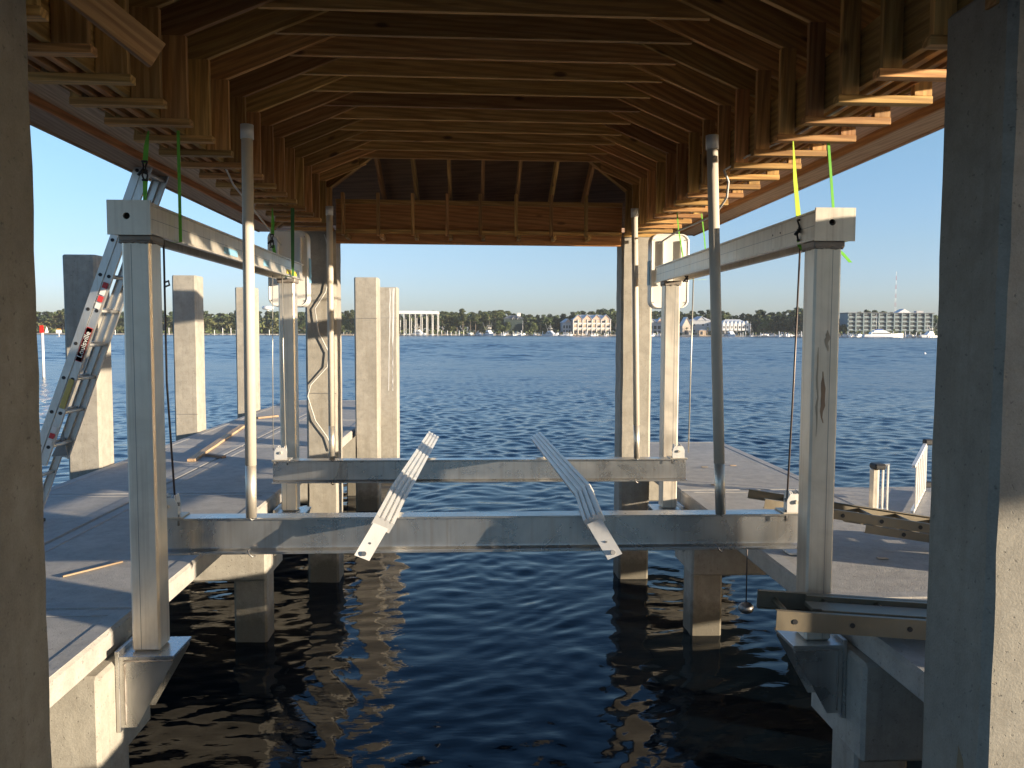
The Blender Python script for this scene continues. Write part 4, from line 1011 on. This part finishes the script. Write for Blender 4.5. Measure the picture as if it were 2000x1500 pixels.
for i in range(3):
    for v in (.1, .5): b2.opening(.06+i*.32, .26+i*.32, v, v+.26)
b3 = Bld('dark_house', 'dark green house with white cupola half hidden in trees', 984, 1022, 622, 24, 12, 'wall_green')
b3.hiproof(b3.z1+3.2, 'roof_dark')
cu = bx('cupola', 'white_paint', b3.r, (b3.fx(.70), b3.Y+4, b3.z1+2.2), (b3.fx(.88), b3.Y+8, b3.z1+5.2)); bx('cupola_roof', 'roof_metal', cu, (b3.fx(.68), b3.Y+3.6, b3.z1+5.2), (b3.fx(.90), b3.Y+8.4, b3.z1+5.7))
for u in (.42, .68):
    g = b3.gable(u, u+.15, b3.z1+1.8, 'white_paint', 'roof_dark', 4, b3.z1-.8); b3.opening(u+.05, u+.1, .92, 1.02, mat='opening', proud=.5)
# grey townhouses behind the right far column
b4 = Bld('townhouse', 'grey blue townhouse row with a tan diamond gable, behind the right lift post', 1267, 1300, 630, 20, 15, 'wall_grey')
b4.hiproof(b4.z1+3.5, 'roof_metal'); b4.gable(.02, .42, b4.z1+3, 'wall_grey', 'roof_metal', 8); b4.gable(.5, .88, b4.z1+4.2, 'wall_pink', 'roof_metal', 8)
for i in range(4):
    for v in (.05, .45): b4.opening(.05+i*.24, .22+i*.24, v, v+.28)
b5 = Bld('gable_house', 'tan house with one broad gable and dark arch, right of the far lift post', 1333, 1350, 637, 14, 14, 'wall_cream')
b5.gable(0, 1, b5.z1+8, 'wall_cream', 'roof_metal'); b5.opening(.25, .6, .0, .5, name='arch_opening')
b6 = Bld('townhouse', 'blue grey townhouse with small square windows, beside the tan gable house', 1351, 1388, 626, 20, 14, 'wall_grey')
b6.hiproof(b6.z1+4, 'roof_metal'); b6.gable(.3, .75, b6.z1+3.5, 'wall_grey', 'roof_metal', 8)
for u in (.1, .55, .8):
    for v in (.2, .62): b6.opening(u, u+.08, v, v+.14)
b7 = Bld('row_house', 'long white row house with seven pointed bay fronts', 1405, 1466, 634, 16, 16, 'wall_grey')
b7.hiproof(b7.z1+5, 'roof_metal')
for i in range(7):
    u = .08+i*.125
    bay = bx('bay', 'white_paint', b7.r, (b7.fx(u), b7.Y-2.2, b7.fz(.42)), (b7.fx(u+.085), b7.Y, b7.z1+.2))
    bm = bmesh.new(); prism(bm, [(b7.fx(u)-.3, b7.z1+.2), (b7.fx(u+.085)+.3, b7.z1+.2), (b7.fx(u+.0425), b7.z1+3.6)], 'y', b7.Y-2.5, b7.Y+3); emit('bay_roof', bm, 'white_paint', bay)
    bx('bay_window', 'opening', bay, (b7.fx(u+.02), b7.Y-2.26, b7.fz(.62)), (b7.fx(u+.065), b7.Y-2.1, b7.fz(.85)))
    b7.opening(u, u+.085, .05, .36, name='ground_opening')
b8 = Bld('boat_store', 'small tan boat store with white roof at the water edge', 1366, 1379, 645, 3, 8, 'wall_tan')
b8.hiproof(b8.z1+.8, 'roof_metal'); b8.opening(.15, .5, .0, .75, name='door')
# long five storey condominium
b9 = Bld('condominium', 'long five storey blue grey condominium with balcony grid behind the yacht', 1655, 1822, 612, 30, 16, 'wall_aqua_shaded')
bx('roof_slab', 'roof_dark', b9.r, (b9.x0-.6, b9.Y-1.6, b9.z1), (b9.x1+.6, b9.Y+b9.d, b9.z1+.6))
nb = 11
for i in range(nb):
    u0 = .012+i*(1/nb)*.985; u1 = u0+.066
    for j in range(5):
        v = .04+j*.192
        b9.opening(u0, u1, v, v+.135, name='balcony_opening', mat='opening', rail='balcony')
    bx('fin_wall', 'wall_aqua_shaded', b9.r, (b9.fx(u1+.004), b9.Y-1.4, b9.z0), (b9.fx(u1+.016), b9.Y, b9.z1))
for j in range(5): bx('floor_slab', 'wall_aqua_shaded', b9.r, (b9.x0, b9.Y-1.3, b9.fz(.015+j*.192)), (b9.x1, b9.Y, b9.fz(.035+j*.192)))
bm = bmesh.new(); prism(bm, [(b9.fx(.60), b9.z1+.6), (b9.fx(.76), b9.z1+.6), (b9.fx(.68), b9.z1+4.2)], 'y', b9.Y+3, b9.Y+12); emit('roof_gable', bm, 'roof_metal', b9.r)
bx('roof_box', 'wall_grey', b9.r, (b9.fx(.83), b9.Y+4, b9.z1+.6), (b9.fx(.91), b9.Y+9, b9.z1+2.4))
# covered boat shed on tall white posts
Ys = shoreY(800, -14); sh = thing('boat_shed', 'white roofed open boat shed on tall slender columns over the water', 'boat shed', (X_at(800, Ys), Ys, WZ))
sx0, sx1, zt0 = X_at(700, Ys), X_at(856, Ys), H_at(800, 613, Ys)
bx('roof', 'white_paint', sh, (sx0, Ys, zt0), (sx1, Ys+24, zt0+2.3)); bx('roof_ridge', 'roof_metal', sh, (sx0+2, Ys+4, zt0+2.3), (sx1-2, Ys+20, zt0+3.0))
for i in range(15):
    x = sx0+.5+(sx1-sx0-1)*i/14
    bx('post', 'white_paint', sh, (x-.28, Ys+.2, WZ-2), (x+.28, Ys+.8, zt0)); bx('post', 'white_paint', sh, (x-.28, Ys+22.8, WZ-2), (x+.28, Ys+23.4, zt0))
bx('walkway', 'dock_wood', sh, (sx0, Ys+10, WZ+.5), (sx1, Ys+12, WZ+.9))
# radio mast, water tank
Yr = 1500; xr = X_at(1747, Yr); zt1 = H_at(1747, 530, Yr)
rm = thing('radio_mast', 'thin red and white lattice radio mast above the condominium', 'mast', (xr, Yr, 0))
nz = 14
for i in range(nz):
    a, b_ = 3+(zt1-3)*i/nz, 3+(zt1-3)*(i+1)/nz; wa, wb = 1.6*(1-i/nz)+.4, 1.6*(1-(i+1)/nz)+.4
    bm = bmesh.new()
    for sx_ in (-1, 1):
        tube(bm, [(xr+sx_*wa, Yr, a), (xr+sx_*wb, Yr, b_)], .13, 4); tube(bm, [(xr+sx_*wa, Yr, a), (xr-sx_*wb, Yr, b_)], .06, 4)
    emit('mast_section', bm, 'tower_red' if i % 2 == 0 else 'white_paint', rm)
Yt = 1150; xt = X_at(524, Yt); wt = thing('water_tower', 'white water tower top just above the trees left of the lift post', 'water tower', (xt, Yt, 0))
zt2 = H_at(524, 600, Yt)
bm = bmesh.new(); tube(bm, [(xt, Yt, zt2-4), (xt, Yt, zt2-3), (xt, Yt, zt2-.5), (xt, Yt, zt2+1.2), (xt, Yt, zt2+2)], [3, 7.5, 8.5, 7, 2], 16); emit('tank', bm, 'tank_white', wt)
tb('tower_leg', 'tank_white', wt, [(xt, Yt, 0), (xt, Yt, zt2-3)], 1.6, 10)

# ------------------------------------------------------------------ boats
def hull(bm, L, W, H, sheer=.35, z=WZ):
    st = []
    for i in range(9):
        t = i/8; x = -L/2+L*t; w_ = W/2*(1-max(0, (t-.45)/.55)**2.2)*(.92 if i == 0 else 1); w_ = max(w_, .04)
        top = H*(1+sheer*t*t); st.append([(x, -w_, z+top), (x, -w_*.82, z-.15), (x, 0, z-.5), (x, w_*.82, z-.15), (x, w_, z+top)])
    vs = [[bm.verts.new(p) for p in s_] for s_ in st]
    for a, b in zip(vs, vs[1:]):
        for j in range(4): bm.faces.new((a[j], b[j], b[j+1], a[j+1]))
        bm.faces.new((a[4], b[4], b[0], a[0]))
    bm.faces.new(vs[0]); bm.faces.new(vs[-1][::-1])
def cab(bm, x0, x1, w, z0, z1, rake=.6, rr=.2):
    v = [bm.verts.new(p) for p in ((x0,-w,z0),(x1,-w,z0),(x1,w,z0),(x0,w,z0),(x0+rr,-w*.9,z1),(x1-rake,-w*.9,z1),(x1-rake,w*.9,z1),(x0+rr,w*.9,z1))]
    for f in ((0,1,5,4),(1,2,6,5),(2,3,7,6),(3,0,4,7),(4,5,6,7),(3,2,1,0)): bm.faces.new([v[i] for i in f])
def M_(name, mat, fn):
    bm = bmesh.new(); fn(bm); bmesh.ops.recalc_face_normals(bm, faces=bm.faces)
    me = bpy.data.meshes.new(name); bm.to_mesh(me); bm.free(); me.materials.append(MT[mat]); return (name, me)
def pole(bm, a, b, r=.06): tube(bm, [a, b], r, 5)
BP = {
 'sport': [M_('hull', 'gelcoat', lambda bm: hull(bm, 15, 4.8, 1.5)), M_('cabin', 'gelcoat', lambda bm: cab(bm, -3, 4, 1.9, WZ+1.5, WZ+3.4, 1.8)),
           M_('windshield', 'glass_dark', lambda bm: (box(bm, (-2.6, -1.93, WZ+2.3), (2.0, 1.93, WZ+2.9)),)), M_('flybridge', 'gelcoat', lambda bm: (cab(bm, -2.2, 1.8, 1.6, WZ+3.4, WZ+4.5, .7), box(bm, (-2.4, -1.7, WZ+6.3), (1.2, 1.7, WZ+6.45)))),
           M_('tower', 'aluminum_bright', lambda bm: [pole(bm, (x, y, WZ+4.4), (x*.4, y*.5, WZ+9)) for x in (-2, 1) for y in (-1.5, 1.5)]), M_('outrigger', 'white_paint', lambda bm: [pole(bm, (-.5, y, WZ+2), (-2.5, y*2.4, WZ+11), .05) for y in (-1.8, 1.8)])],
 'small': [M_('hull', 'gelcoat', lambda bm: hull(bm, 7.5, 2.5, .9)), M_('console', 'gelcoat', lambda bm: cab(bm, -1, .9, .7, WZ+.9, WZ+2.0, .4)), M_('canopy', 'canvas_blue', lambda bm: box(bm, (-1.4, -1.1, WZ+2.9), (1.1, 1.1, WZ+3.02))),
           M_('canopy_frame', 'aluminum_bright', lambda bm: [pole(bm, (x, y, WZ+.9), (x, y, WZ+2.9), .04) for x in (-1.2, .9) for y in (-.9, .9)])],
 'cruiser': [M_('hull', 'gelcoat', lambda bm: hull(bm, 11, 3.6, 1.25)), M_('cabin', 'gelcoat', lambda bm: cab(bm, -2.5, 3.4, 1.5, WZ+1.25, WZ+2.8, 1.6)), M_('windshield', 'glass_dark', lambda bm: box(bm, (-2.0, -1.52, WZ+1.9), (1.6, 1.52, WZ+2.4))), M_('bimini', 'canvas_blue', lambda bm: box(bm, (-3.6, -1.4, WZ+3.5), (-.6, 1.4, WZ+3.65)))],
 'sail': [M_('hull', 'gelcoat', lambda bm: hull(bm, 11, 3.2, 1.1)), M_('cabin', 'gelcoat', lambda bm: cab(bm, -1.5, 2.8, 1.1, WZ+1.1, WZ+1.8, .8)), M_('mast', 'aluminum_bright', lambda bm: pole(bm, (.8, 0, WZ+1), (.8, 0, WZ+16), .12)),
          M_('boom', 'canvas_blue', lambda bm: pole(bm, (.8, 0, WZ+2.6), (-4, 0, WZ+2.7), .22)), M_('rigging', 'aluminum_bright', lambda bm: (pole(bm, (.8, 0, WZ+15.5), (5.2, 0, WZ+1.3), .03), pole(bm, (.8, 0, WZ+15.5), (-5.2, 0, WZ+1.2), .03)))],
}
BN = {'sport': ('sport_fishing_boat', 'boat'), 'small': ('small_boat', 'boat'), 'cruiser': ('cabin_cruiser', 'boat'), 'sail': ('sailboat', 'sailboat')}
def boat(kind, px, dy, rot, scale, label, group='boats in the marina'):
    Y = shoreY(px, dy); r = bpy.data.objects.new(BN[kind][0], None)
    link(r, None, Matrix.Translation((X_at(px, Y), Y, WZ*(1-scale))) @ Matrix.Rotation(R(rot), 4, 'Z') @ Matrix.Scale(scale, 4)); tag(r, label, BN[kind][1], group)
    for nm, me in BP[kind]:
        o = bpy.data.objects.new(nm, me); C.objects.link(o); o.parent = r
for a in (('sport', 816, 0, -20, 1.25, 'sport fishing boat with tall tower inside the boat shed'), ('small', 792, 0, 10, 1.1, 'small boat at the left end of the boat shed'),
          ('sport', 955, -12, -60, 1.15, 'white sport fishing boat stern on, left of the dark house'), ('cruiser', 934, -4, -40, 1.0, 'cruiser with blue top left of the white sport fishing boat'),
          ('sport', 1075, -12, -35, 1.1, 'white sport fishing boat left of the pink hotel'), ('cruiser', 1012, -3, 20, 1.05, 'cruiser moored in front of the dark house'),
          ('small', 985, -4, 70, 1.1, 'small boat right of the first sport fishing boat'), ('small', 1044, -4, -70, 1.1, 'small boat between the dark house and the hotel'),
          ('cruiser', 1106, -6, -15, 1.1, 'cruiser before the grey hotel annex'), ('small', 1146, -3, 5, 1.2, 'small blue topped boat before the hotel'), ('cruiser', 1163, -5, 12, .9, 'cruiser under the hotel balconies'), ('small', 1184, -3, 60, 1.1, 'small boat at the right end of the hotel'),
          ('cruiser', 1276, -4, 40, .9, 'cruiser between the far column and lift post'), ('small', 1289, -4, -30, 1.2, 'small boat left of the far right lift post'), ('sport', 1427, -10, -80, 1.15, 'white sport fishing boat before the white row house'),
          ('sail', 1466, -4, 80, .85, 'sailboat left of the dark grove'), ('sail', 1021, -5, 85, .9, 'sailboat masts before the dark house'), ('sail', 765+80, -6, 80, .8, 'sailboat at the right end of the boat shed'),
          ('cruiser', 1510, -5, -20, .9, 'left cruiser before the dark grove'), ('small', 1527, -5, 30, 1.2, 'small boat before the dark grove, second from left'), ('cruiser', 1543, -5, 15, .9, 'cruiser before the dark grove left of the thin cable'),
          ('cruiser', 1652, -5, -25, .9, 'cruiser right of the front right lift post'), ('small', 1664, -5, 40, 1.2, 'small boat at the left end of the condominium'), ('cruiser', 1678, -4, 20, .8, 'cruiser left of the large yacht'), ('sail', 1709, 4, 10, 1.3, 'sailboat whose tall mast rises behind the yacht'),
          ('cruiser', 1776, -4, 15, .8, 'cruiser right of the large yacht'), ('sport', 1815, -10, 200, 1.15, 'sport fishing boat by the near right column')): boat(*a)
rq = random.Random(3)
for (a, b, n, lab) in ((862, 1096, 15, 'between the boat shed and the hotel'), (1472, 1655, 16, 'before the dark grove'), (1655, 1684, 3, 'left of the large yacht'), (1768, 1812, 5, 'right of the large yacht'), (1262, 1300, 3, 'before the townhouses')):
    for i in range(n): boat(rq.choice(['small', 'cruiser', 'small']), a+(b-a)*(i+rq.uniform(.1,.9))/n, rq.uniform(2, 9), rq.uniform(-180, 180), rq.uniform(.75, 1.05), 'small white boat in the crowded row ' + lab, 'small boats crowded ' + lab)
# the large yacht
Yy = shoreY(1724, -25); xa, xb = X_at(1686, Yy), X_at(1764, Yy); Ly = xb-xa; xm = (xa+xb)/2
ya = thing('motor_yacht', 'large white motor yacht with blue stripe before the condominium', 'yacht', (xm, Yy, WZ), None)
def yh(bm): hull(bm, Ly, 6.2, 2.5, .5)
nm, me = M_('hull', 'gelcoat', yh); link(bpy.data.objects.new('hull', me), ya, Matrix.Translation((xm, Yy, 0)))
bm = bmesh.new(); cab(bm, -Ly*.34, Ly*.26, 2.5, WZ+2.4, WZ+4.6, 5.5, .8); nm = emit('superstructure', bm, 'gelcoat', ya, False); nm.matrix_basis = Matrix.Translation((xm, Yy, 0))
bm = bmesh.new(); box(bm, (-Ly*.30, -2.56, WZ+3.1), (Ly*.16, 2.56, WZ+3.8)); nm = emit('window_band', bm, 'glass_dark', ya, False); nm.matrix_basis = Matrix.Translation((xm, Yy, 0))
bm = bmesh.new(); cab(bm, -Ly*.26, Ly*.10, 2.0, WZ+4.6, WZ+6.0, 3.0, .6); nm = emit('flybridge', bm, 'gelcoat', ya, False); nm.matrix_basis = Matrix.Translation((xm, Yy, 0))
bm = bmesh.new(); cab(bm, -Ly*.20, -Ly*.02, 1.7, WZ+6.0, WZ+7.0, 1.0, .6); nm = emit('bimini', bm, 'canvas_blue', ya, False); nm.matrix_basis = Matrix.Translation((xm, Yy, 0))
bm = bmesh.new(); box(bm, (-Ly*.47, -3.05, WZ+.25), (Ly*.2, 3.05, WZ+.55)); nm = emit('stripe', bm, 'boat_blue', ya, False); nm.matrix_basis = Matrix.Translation((xm, Yy, 0))
# marina docks and mooring posts
for i, (p0, p1, dy, lab) in enumerate(((858, 1098, -2, 'long low marina dock between the boat shed and the hotel'), (1098, 1196, -4, 'low marina dock before the pink hotel'), (1262, 1300, -3, 'short dock before the townhouses'), (1332, 1366, -4, 'pale seawall before the tan gable house'), (1404, 1655, -3, 'low marina dock before the dark grove'), (1655, 1822, -3, 'low marina dock before the condominium'))):
    Ya, Yb = shoreY(p0, dy), shoreY(p1, dy); n_ = max(1, int((p1-p0)/25)); md = thing('marina_dock', lab, 'dock', (X_at(p0, Ya), Ya, WZ), 'low marina docks')
    for j in range(n_):
        q0, q1 = p0+(p1-p0)*j/n_, p0+(p1-p0)*(j+1)/n_; A = Vector((X_at(q0, shoreY(q0, dy)), shoreY(q0, dy), WZ+.8)); B = Vector((X_at(q1, shoreY(q1, dy)), shoreY(q1, dy), WZ+.8))
        board('deck', 'dock_wood' if i != 3 else 'concrete_smooth', md, A, B, 2.5, .7 if i != 3 else 1.6, side=(0,0,1), bev=0)
rp_ = random.Random(77); nmoor = 0
mp = bmesh.new(); tube(mp, [(0,0,-1.5), (0,0,3.1)], .23, 6); mme = bpy.data.meshes.new('mooring_post'); mp.to_mesh(mme); mp.free(); mme.materials.append(MT['pile_wood'])
mp = bmesh.new(); tube(mp, [(0,0,-1.5), (0,0,4.2)], .26, 6); mmw = bpy.data.meshes.new('mooring_post_white'); mp.to_mesh(mmw); mp.free(); mmw.materials.append(MT['white_paint'])
for (a, b, n, lab) in ((858, 1098, 46, 'between the boat shed and the hotel'), (1098, 1196, 26, 'before the pink hotel'), (1262, 1300, 8, 'before the townhouses'), (1404, 1655, 52, 'before the dark grove'), (1655, 1822, 40, 'before the condominium'), (668, 690, 5, 'between the far left column and the paired piles')):
    for i in range(n):
        px = a+(b-a)*(i+rp_.uniform(0, 1))/n; Y = shoreY(px, -4-rp_.uniform(0, 16)); wh = rp_.random() < .3
        o = bpy.data.objects.new('mooring_post', mmw if wh else mme); link(o, None, Matrix.Translation((X_at(px, Y), Y, WZ)) @ Matrix.Scale(rp_.uniform(.7, 1.25), 4))
        tag(o, ('white' if wh else 'brown') + ' mooring post ' + lab, 'post', ('white' if wh else 'brown') + ' mooring posts ' + lab)
# left: breakwater, channel poles, markers
Yb = shoreY(440, -30)
for p0, p1, lab in ((222, 345, 'low pale breakwater left of the concrete pile'), (404, 540, 'low pale breakwater right of the concrete pile'), (600, 690, 'dark rubble breakwater beside the far left column')):
    tag(bx('breakwater', 'concrete_smooth' if p0 < 600 else 'pile_wood', None, (X_at(p0, Yb), Yb, WZ-1), (X_at(p1, Yb), Yb+4, WZ+.9), .1), lab, 'breakwater')
for px, h, lab in ((225, 4.5, 'white pole left of the front left lift post'), (330, 6.5, 'white pole by the front left cable'), (349, 5, 'short white pole left of the second pile'), (419, 4.5, 'short white pole right of the second pile'), (435, 6.5, 'tall white pole on the breakwater'), (451, 6.5, 'white pole beside the small white hut'), (526, 5, 'white pole left of the far lift post')):
    tag(tb('channel_pole', 'white_paint', None, [(X_at(px, Yb-2), Yb-2, WZ-1), (X_at(px, Yb-2), Yb-2, WZ+h)], .35, 6), lab, 'pole', 'white poles along the breakwater')
hut = thing('white_hut', 'tiny white hut on the breakwater', 'hut', (X_at(463, Yb), Yb+1, WZ))
bx('wall', 'white_paint', hut, (X_at(460, Yb), Yb+.5, WZ+.9), (X_at(467, Yb), Yb+3, WZ+4)); bx('roof', 'roof_metal', hut, (X_at(459.5, Yb), Yb+.2, WZ+4), (X_at(467.5, Yb), Yb+3.3, WZ+4.4)); bx('door', 'opening', hut, (X_at(463, Yb), Yb+.42, WZ+1), (X_at(464.2, Yb), Yb+.55, WZ+3))
Ym = 56; cm = thing('channel_marker', 'red channel marker sign on a pale pole at the left edge', 'marker', (X_at(82.5, Ym), Ym, WZ))
xm_ = X_at(82.6, Ym); zt_m = H_at(83, 650, Ym)
tb('pole', 'white_paint', cm, [(xm_, Ym, WZ-1), (xm_, Ym, zt_m+.1)], .085, 8)
bm = bmesh.new(); prism(bm, [(xm_-.12, zt_m), (xm_+.17, zt_m), (xm_+.13, zt_m+.5), (xm_-.1, zt_m+.5)], 'y', Ym-.12, Ym-.09); emit('red_board', bm, 'red_paint', cm)
bm = bmesh.new(); prism(bm, [(Ym-.05, zt_m), (Ym+.40, zt_m+.02), (Ym+.2, zt_m+.42)], 'x', xm_+.18, xm_+.21); emit('white_board', bm, 'white_paint', cm)
Yk = 480; xk = X_at(115, Yk); bu = thing('danger_buoy', 'white board with orange top on a float, left in the distance', 'buoy', (xk, Yk, WZ))
bx('board', 'white_paint', bu, (xk-1.5, Yk, WZ+1.8), (xk+1.5, Yk+.2, WZ+3.9), .3); bx('top_band', 'orange_paint', bu, (xk-1.1, Yk-.02, WZ+3.9), (xk+1.1, Yk+.2, WZ+4.5)); tb('pole', 'white_paint', bu, [(xk, Yk+.1, WZ-.5), (xk, Yk+.1, WZ+2)], .3, 6)
bm = bmesh.new(); bmesh.ops.create_uvsphere(bm, u_segments=12, v_segments=8, radius=.24)
for v in bm.verts: v.co += Vector((X_at(1807, 120), 120, WZ+.08))
tag(emit('mooring_ball', bm, 'white_paint'), 'tiny white mooring ball afloat near the right column', 'buoy')

# ------------------------------------------------------------------ behind the photographer: unseen boat house shape added to shade the near columns
nb_ = thing('added_blocker', 'added unseen boathouse standing behind the photographer on the right', 'blocker', (15, -6, 0))
bx('wall', 'wall_tan', nb_, (9.6, -12, -2.5), (12.4, -3.5, 2.75)); bx('roof', 'roof_dark', nb_, (9.0, -13, 2.76), (13.0, -2.55, 5.4)); bx('door', 'door_tan', nb_, (9.52, -8.5, -.2), (9.6, -6.5, 2.2))

# ------------------------------------------------------------------ haze: a thin even layer of evening air
bm = bmesh.new(); box(bm, (-900, -60, -6.5), (900, 1650, 90)); hz = emit('haze', bm, 'water', recenter=False)
hm = bpy.data.materials.new('haze'); hm.use_nodes = True; hn = hm.node_tree.nodes; hn.clear()
ho = hn.new('ShaderNodeOutputMaterial'); hv_ = hn.new('ShaderNodeVolumePrincipled'); hv_.inputs['Color'].default_value = (.80,.86,.93,1); hv_.inputs['Density'].default_value = HAZE; hv_.inputs['Anisotropy'].default_value = 0
hm.node_tree.links.new(hv_.outputs[0], ho.inputs['Volume']); hz.data.materials.clear(); hz.data.materials.append(hm); tag(hz, kind='stuff')
